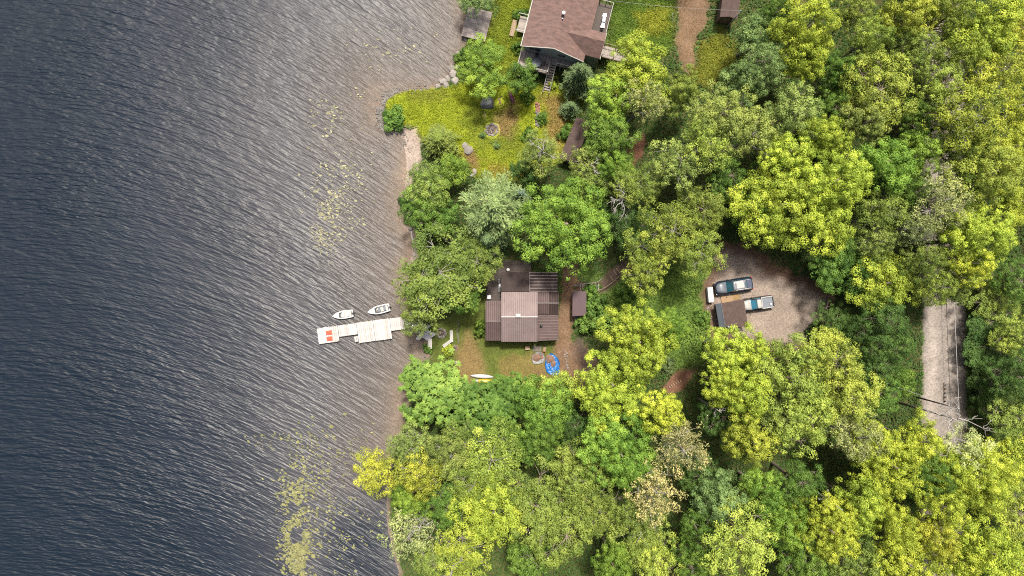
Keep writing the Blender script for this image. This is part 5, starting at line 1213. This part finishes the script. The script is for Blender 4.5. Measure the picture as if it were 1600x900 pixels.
tag(mb.build('shore_stones', M['stone']), 'small grey stones rimming the grassy point and strewn along the shore', 'stones', None, 'stuff')

def ring_of_stones(name, label, px, py, r, n, size, m, fill='soil', seed=1):
    g = G(px, py); o = thing(name, label, 'fire pit', g); rr = random.Random(seed)
    for k in range(n):
        a = 2 * math.pi * k / n + rr.uniform(-.1, .1); s = size * rr.uniform(.75, 1.2)
        link_mesh('stone', rock(rr.randrange(7), rr.choice(m)), o, (math.cos(a) * r, math.sin(a) * r, s * .3), (0, 0, rr.uniform(0, 6)), (s, s * .8, s * .7))
    MB().lathe((0, 0, 0), [(r * .98, -.02), (r * .9, .04), (r * .2, .07)], 18).build('ash_bed', M[fill], o, True)
    for k in range(4):
        a = rr.uniform(0, 3.1); c = (rr.uniform(-.2, .2) * r, rr.uniform(-.2, .2) * r); MB().tube([(c[0] - math.cos(a) * r * .5, c[1] - math.sin(a) * r * .5, .10 + k * .03), (c[0] + math.cos(a) * r * .5, c[1] + math.sin(a) * r * .5, .12 + k * .03)], .045, 6).build('charred_log', M['black'] if k % 2 else M['wood_grey'], o)
    return o
ring_of_stones('fire_pit', 'round stone fire pit on the grass near the dock', 689.5, 520.5, .62, 13, .22, ['stone_pale', 'stone_pale', 'stone'], 'soil', 1)
ring_of_stones('fire_pit', 'smaller ring of pinkish stones below the white benches', 711.5, 543.5, .36, 10, .12, ['brick', 'stone_pale'], 'soil', 2)
ring_of_stones('fire_pit', 'rough stone fire ring on the grass below the big boulder', 768.5, 203, .78, 18, .24, ['stone_pale', 'stone'], 'soil', 3)
for a, b_, lb in (((703.5, 516), (708, 534), 'upright'), ((694, 540), (705, 532), 'slanting')):
    p = G(*a); q = G(*b_); c = [(p[i] + q[i]) / 2 for i in range(3)]; L = math.hypot(p[0] - q[0], p[1] - q[1]); o = thing('white_bench', f'{lb} one of the two grey-white slatted benches by the stone fire pit', 'bench', c, math.atan2(q[1] - p[1], q[0] - p[0]) if lb == 'slanting' else R(92), 'benches by the fire pit')
    L = max(L, 1.5)
    for i in range(3): MB().box(-L / 2, L / 2, -.22 + i * .15, -.22 + i * .15 + .13, .42, .46).build('slat', M['offwhite'], o)
    for sx in (-1, 1): MB().box(sx * L * .38 - .04, sx * L * .38 + .04, -.2, .2, -.05, .42).build('leg', M['wood_grey'], o)
sh = thing('shore_sheet', 'crumpled white sheet spread at the shore end of the dock', 'sheet', (*W2(662, 522, .5), .0))
m = MB(); NX, NY = 12, 10; vs = []; rr = random.Random(3)
for a in range(NX):
    for c in range(NY):
        px = 652 + (22 - 5 * math.sin(c * .7)) * a / (NX - 1) + 2.5 * math.sin(c * 1.3); py = 508 + 22 * c / (NY - 1) + 2.2 * math.sin(a * .9)
        x, y = W2(px, py, .5); vs.append((x, y, max(hz(x, y), .25) + .08 + .14 * abs(math.sin(a * 1.1 + c * .8)) + rr.uniform(0, .07)))
m.add(vs, [(a * NY + c, a * NY + c + 1, (a + 1) * NY + c + 1, (a + 1) * NY + c) for a in range(NX - 1) for c in range(NY - 1)]); m.build('sheet', M['cloth_white'], sh, True, world=True)
rp_ = thing('shore_ramp', 'short pale board ramp below the white sheet at the shore', 'ramp', (*W2(671.5, 536, .4), .0))
for i in range(4): MB().box(*sorted((W2(668.6 + i * 1.6, 538, .6)[0], W2(670.1 + i * 1.6, 538, .6)[0])), *sorted((W2(670, 529, .6)[1], W2(670, 545, .6)[1])), .62, .67).build('plank', M['wood_white'], rp_, world=True)
MB().box(*sorted((W2(669, 538, .6)[0], W2(674.5, 538, .6)[0])), *sorted((W2(670, 531, .6)[1], W2(670, 533, .6)[1])), .2, .615).build('support', M['wood_brown'], rp_, world=True)
lg = thing('driftwood_log', 'pale driftwood log in the water beside the white shore stone', 'log', (*W2(653, 580.5, .1), 0)); MB().tube([P3(645.5, 577, .12), P3(652, 581, .16), P3(661, 583.5, .2)], [.05, .10, .12], 7).build('stem', M['dead_wood'], lg, True, world=True)
MB().tube([P3(652, 581, .16), P3(649, 583.5, .22)], [.05, .02], 5).build('branch', M['dead_wood'], lg, True, world=True)
lg = thing('fallen_log', 'grey fallen log along the little lower beach', 'log', (*W2(646, 380, .4), 0)); MB().tube([G(642, 360, .12), G(645.5, 380, .12), G(648, 396, .12)], [.14, .12, .08], 7).build('stem', M['dead_wood'], lg, True, world=True)
MB().tube([G(645, 378, .12), G(649, 372, .2)], [.06, .02], 5).build('branch', M['dead_wood'], lg, True, world=True)

# ------------------------------------------------------------------ garden things
def mound(o, c, rx, ry, h, m, name, seed):
    rr = np.random.default_rng(seed); mb = MB(); n = 22; rings = 7; vs = [(0, 0, h)]; fs = []
    ph = rr.uniform(0, 6, 3)
    for k in range(1, rings + 1):
        for i in range(n):
            a = 2 * math.pi * i / n; q = k / rings; w = 1 + .12 * math.sin(2 * a + ph[0]) + .08 * math.sin(3 * a + ph[1])
            vs.append((math.cos(a) * rx * q * w, math.sin(a) * ry * q * w, h * (1 - q ** 1.6) + rr.normal(0, .02) * (1 - q)))
    fs += [(0, 1 + i, 1 + (i + 1) % n) for i in range(n)]
    for k in range(rings - 1): fs += [(1 + k * n + i, 1 + (k + 1) * n + i, 1 + (k + 1) * n + (i + 1) % n, 1 + k * n + (i + 1) % n) for i in range(n)]
    mb.add([(v[0] + c[0], v[1] + c[1], v[2] + c[2]) for v in vs], fs); return mb.build(name, m, o, True)
def tarp(o, poly, m, seed, name='tarp'):
    """crumpled sheet filling a photo outline"""
    w = Gp(poly); cx = sum(p[0] for p in w) / len(w); cy = sum(p[1] for p in w) / len(w); rr = np.random.default_rng(seed)
    w = chaikin(w, 1); n = len(w); vs = [(cx, cy, hz(cx, cy) + .06)]; R_ = 6
    for k in range(1, R_ + 1):
        for p in w:
            q = k / R_; x = cx + (p[0] - cx) * q; y = cy + (p[1] - cy) * q
            vs.append((x + rr.normal(0, .03), y + rr.normal(0, .03), hz(x, y) + .07 + abs(rr.normal(0, .05)) + (.10 if k == R_ else 0)))
    fs = [(0, 1 + i, 1 + (i + 1) % n) for i in range(n)]
    for k in range(R_ - 1): fs += [(1 + k * n + i, 1 + (k + 1) * n + i, 1 + (k + 1) * n + (i + 1) % n, 1 + k * n + (i + 1) % n) for i in range(n)]
    return MB().add(vs, fs).build(name, m, o, False, world=True)
bt = thing('tarp', 'crumpled bright blue tarp under a heap of sand', 'tarp', G(864, 570)); tarp(bt, [(851, 566), (855, 560), (858, 552), (863, 551), (870, 557), (875, 565), (874, 574), (875, 583), (868, 587), (860, 585), (854, 581), (852, 573)], M['blue_tarp'], 4, 'tarp_sheet')
g = G(859.5, 561); sp = thing('sand_heap', 'low heap of brown sand on the blue tarp', 'sand heap', g); mound(sp, (0, 0, .06), .62, .74, .36, M['sand'], 'heap', 2); mound(sp, (.42, -.62, .06), .46, .52, .26, M['sand'], 'spill', 9)
gt = thing('tarp', 'small grey-white tarp edge around the left sand heap', 'tarp', G(842, 559)); tarp(gt, [(831, 565), (830, 556), (836, 551), (844, 549), (850, 552), (852, 560), (850, 566), (842, 568), (835, 568)], M['grey_tarp'], 5, 'tarp_sheet')
g = G(840, 558.5); sp = thing('sand_heap', 'low heap of brown sand on the grey tarp', 'sand heap', g); mound(sp, (0, 0, .06), .78, .62, .34, M['sand'], 'heap', 3); mound(sp, (-.4, -.1, .06), .36, .40, .24, M['sand'], 'spill', 8)
bk = thing('bucket', 'pale bucket standing on the grey tarp beside the sand', 'bucket', G(844.8, 552.5, .1)); MB().lathe((0, 0, 0), [(.13, 0), (.17, .34), (.15, .34), (.12, .06)], 16).build('pail', M['grey_tarp'], bk, True); MB().tube([(-.16, 0, .33), (0, .06, .42), (.16, 0, .33)], .012, 5).build('handle', M['chrome'], bk)
cr = thing('wooden_crate', 'pale wooden crate on the lawn just below the cottage roof', 'crate', G(824, 543.3), .08)
for i in range(4): MB().box(-.33 + i * .17, -.33 + i * .17 + .15, -.28, .28, .42, .45).build('lid_board', M['wood_tan'], cr)
MB().box(-.32, .32, -.27, .27, 0, .415).build('crate_side', M['plywood'], cr)
sl = thing('patio_slabs', 'dark grey paving slabs below the cottage wall', 'paving', G(839, 544.5))
for i in range(3):
    for k in range(2): MB().box(-.6 + i * .41, -.6 + i * .41 + .39, -.4 + k * .42, -.4 + k * .42 + .40, .0, .07).build('slab', M['concrete'], sl)
wbw = thing('garden_cart', 'small dark garden cart at the corner of the paving slabs', 'cart', G(850.5, 545.5), R(80)); MB().rbox((0, 0, .42), .62, .38, .24).build('tray', M['wood_brown'], wbw, bevel=.03); MB().lathe((.42, 0, 0), [(.14, .02), (.16, .10), (.14, .18)], 12).build('wheel', M['rubber'], wbw)
for s in (-1, 1): MB().tube([(.3, s * .12, .3), (-.75, s * .22, .5)], .02, 5).build('handle', M['red'], wbw)
for i, (px, py, r) in enumerate([(879, 542.5, .08), (881, 546, .12), (883, 549, .13), (885.5, 552, .17), (882.5, 554.5, .16), (886, 557, .16), (883, 560, .11), (884.5, 562.5, .13), (885, 565.5, .12), (881.5, 557, .10), (885.5, 571, .24), (887.5, 575, .22)]):
    boulder('edging_stone', f'{ordn(i + 1)} from the top of the stones lining the earth path', px, py, r, .7, 'stone_pale', 'stones lining the path', i)
pv = thing('stone_walk', 'narrow walk of reddish pavers and stones in the upper garden', 'path', G(840, 180)); rr = random.Random(4)
for i in range(16):
    py = 161 + i * 2.4; px = 838.5 + (i % 2) * 3.2 + rr.uniform(-.7, .7) - (i > 8) * .5; g = G(px, py, .16)
    link_mesh('paver', rock(i, 'brick' if i < 6 else 'stone'), pv, (g[0] - pv.location.x, g[1] - pv.location.y, g[2] - pv.location.z), (0, 0, rr.uniform(0, 6)), (.26, .21, .12))
pl = thing('plank', 'loose pale plank on the grass below the big boulder', 'plank', G(757.5, 180.5)); a, b_ = G(756, 174, .06), G(759.3, 187, .06)
MB().tube([a, b_], .09, 4).build('board', M['wood_tan'], pl, world=True); MB().tube([G(756.5, 180, .03), G(759, 179.6, .03)], .05, 4).build('cross_piece', M['wood_brown'], pl, world=True)
pb = thing('planting_bed', 'bed of reddish stones right of the big boulder', 'stones', G(781, 162))
for i in range(22):
    g = G(778 + rr.uniform(0, 9), 150 + i * 1.15, .03); s = rr.uniform(.08, .17)
    link_mesh('stone', rock(i, 'brick' if i % 3 else 'stone'), pb, (g[0] - pb.location.x, g[1] - pb.location.y, g[2] - pb.location.z), (0, 0, rr.uniform(0, 6)), (s, s * .8, s * .6))
rw = thing('stone_row', 'row of pale stones along the left side of the earth driveway', 'stones', G(1051, 38))
for i in range(17):
    g = G(1052.5 - i * .28 + rr.uniform(-1.2, 1.2), 20 + i * 2.2, .05); s = rr.uniform(.10, .22)
    link_mesh('stone', rock(i, 'stone_pale'), rw, (g[0] - rw.location.x, g[1] - rw.location.y, g[2] - rw.location.z), (0, 0, rr.uniform(0, 6)), (s, s * .8, s * .6))
rw = thing('stone_row', 'scattered pale stones below the white box at the parking', 'stones', G(1108, 486))
for i in range(14):
    g = G(1106 + rr.uniform(-2, 8), 476 + i * 1.7, .04); s = rr.uniform(.07, .15)
    link_mesh('stone', rock(i, 'stone_pale'), rw, (g[0] - rw.location.x, g[1] - rw.location.y, g[2] - rw.location.z), (0, 0, rr.uniform(0, 6)), (s, s * .8, s * .6))
rw = thing('retaining_edge', 'line of stones and timbers holding the lawn edge by the benches', 'stones', G(715, 520))
for i in range(18):
    g = G(715.5 + math.sin(i * .5) * 1.5 + rr.uniform(-.8, .8), 502 + i * 1.9, .05); s = rr.uniform(.08, .16)
    link_mesh('stone', rock(i, 'stone'), rw, (g[0] - rw.location.x, g[1] - rw.location.y, g[2] - rw.location.z), (0, 0, rr.uniform(0, 6)), (s, s * .8, s * .7))

# ------------------------------------------------------------------ utility poles and wires
def pole(label, top, zt, m, r=.15, lean=(0, 0)):
    x, y = W2(*top, zt); g = hz(x, y); o = thing('utility_pole', label, 'pole', (x, y, g)); h = zt - g
    MB().tube([(0, 0, -.8), (0, 0, h)], [r, r * .7], 9).build('shaft', m, o, True)
    return o, h
p1, h1 = pole('dark utility pole with insulator arm leaning over the road', (1497, 638), 15.2, M['pole_dark'], .11)
MB().box(-.05, .05, -.1, 2.7, h1 - 2.7, h1 - 2.58).build('crossarm', M['pole_dark'], p1)
for i in range(5): MB().lathe((0, .45 + i * .5, h1 - 2.55), [(.03, 0), (.08, .06), (.05, .14), (.08, .20), (.02, .26)], 10).build('insulator', M['black'], p1, True)
MB().lathe((-.02, 0, h1), [(.06, 0), (.10, .10), (.03, .24)], 10).build('insulator', M['white'], p1, True)
p2, h2 = pole('thin grey pole beside the shed near the earth driveway', (1157, 17), 11.1, M['pole'], .11)
MB().lathe((0, 0, h2), [(.05, 0), (.09, .08), (.03, .2)], 10).build('insulator', M['white'], p2, True)
p3, h3 = pole('weathered pale pole with lamp bracket over the parking shed', (1160, 516), 14.5, M['pole'], .13)
MB().tube([(0, 0, h3 * .62), (-.35, .12, h3 * .66), (-.6, .2, h3 * .66)], .05, 6).build('bracket', M['pole'], p3, True)
MB().lathe((-.7, .22, h3 * .64), [(.10, 0), (.16, .08), (.05, .24)], 10).build('lamp_head', M['offwhite'], p3, True)
def wire(label, a, b_, sag, m, r=.03):
    a = Vector(a); b_ = Vector(b_); pts = []
    for i in range(17):
        t = i / 16; p = a.lerp(b_, t); p.z -= sag * 4 * t * (1 - t); pts.append(p)
    o = MB().tube(pts, r, 5).build('overhead_wire', m); tag(o, label, 'wire', 'overhead wires')
tx, ty = p1.location.x, p1.location.y; zt = p1.location.z + h1
wire('pale overhead wire above the right side of the road, below the pole', (tx, ty, zt + .2), (tx, -60, zt + .4), 1.0, M['wire'], .028)
wire('pale overhead wire above the right side of the road, above the pole', (tx, ty, zt + .2), (tx, 60, zt + .4), 1.6, M['wire'], .028)
wire('thinner pale wire left of the main wire along the road', (tx - .15, ty + 2.4, zt - 2.3), (tx - .5, 60, zt - 1.5), 1.4, M['wire'], .03)
wire('black cable running beside the pale wire along the road', (tx - .1, ty, zt - 1.2), (tx - .1, 60, zt - .8), 1.6, M['wire_dark'], .035)
wire('long service wire crossing the woods from the road pole to the parking pole', (tx, ty, zt - .6), (p3.location.x, p3.location.y, p3.location.z + h3 - .2), .8, M['wire'], .018)
hp = local_to_world(hs, (10.45, 9.2, 3.9))
wire('thin wire from the driveway pole to the upper house deck', (p2.location.x, p2.location.y, p2.location.z + h2 + .1), hp, .5, M['wire'], .016)
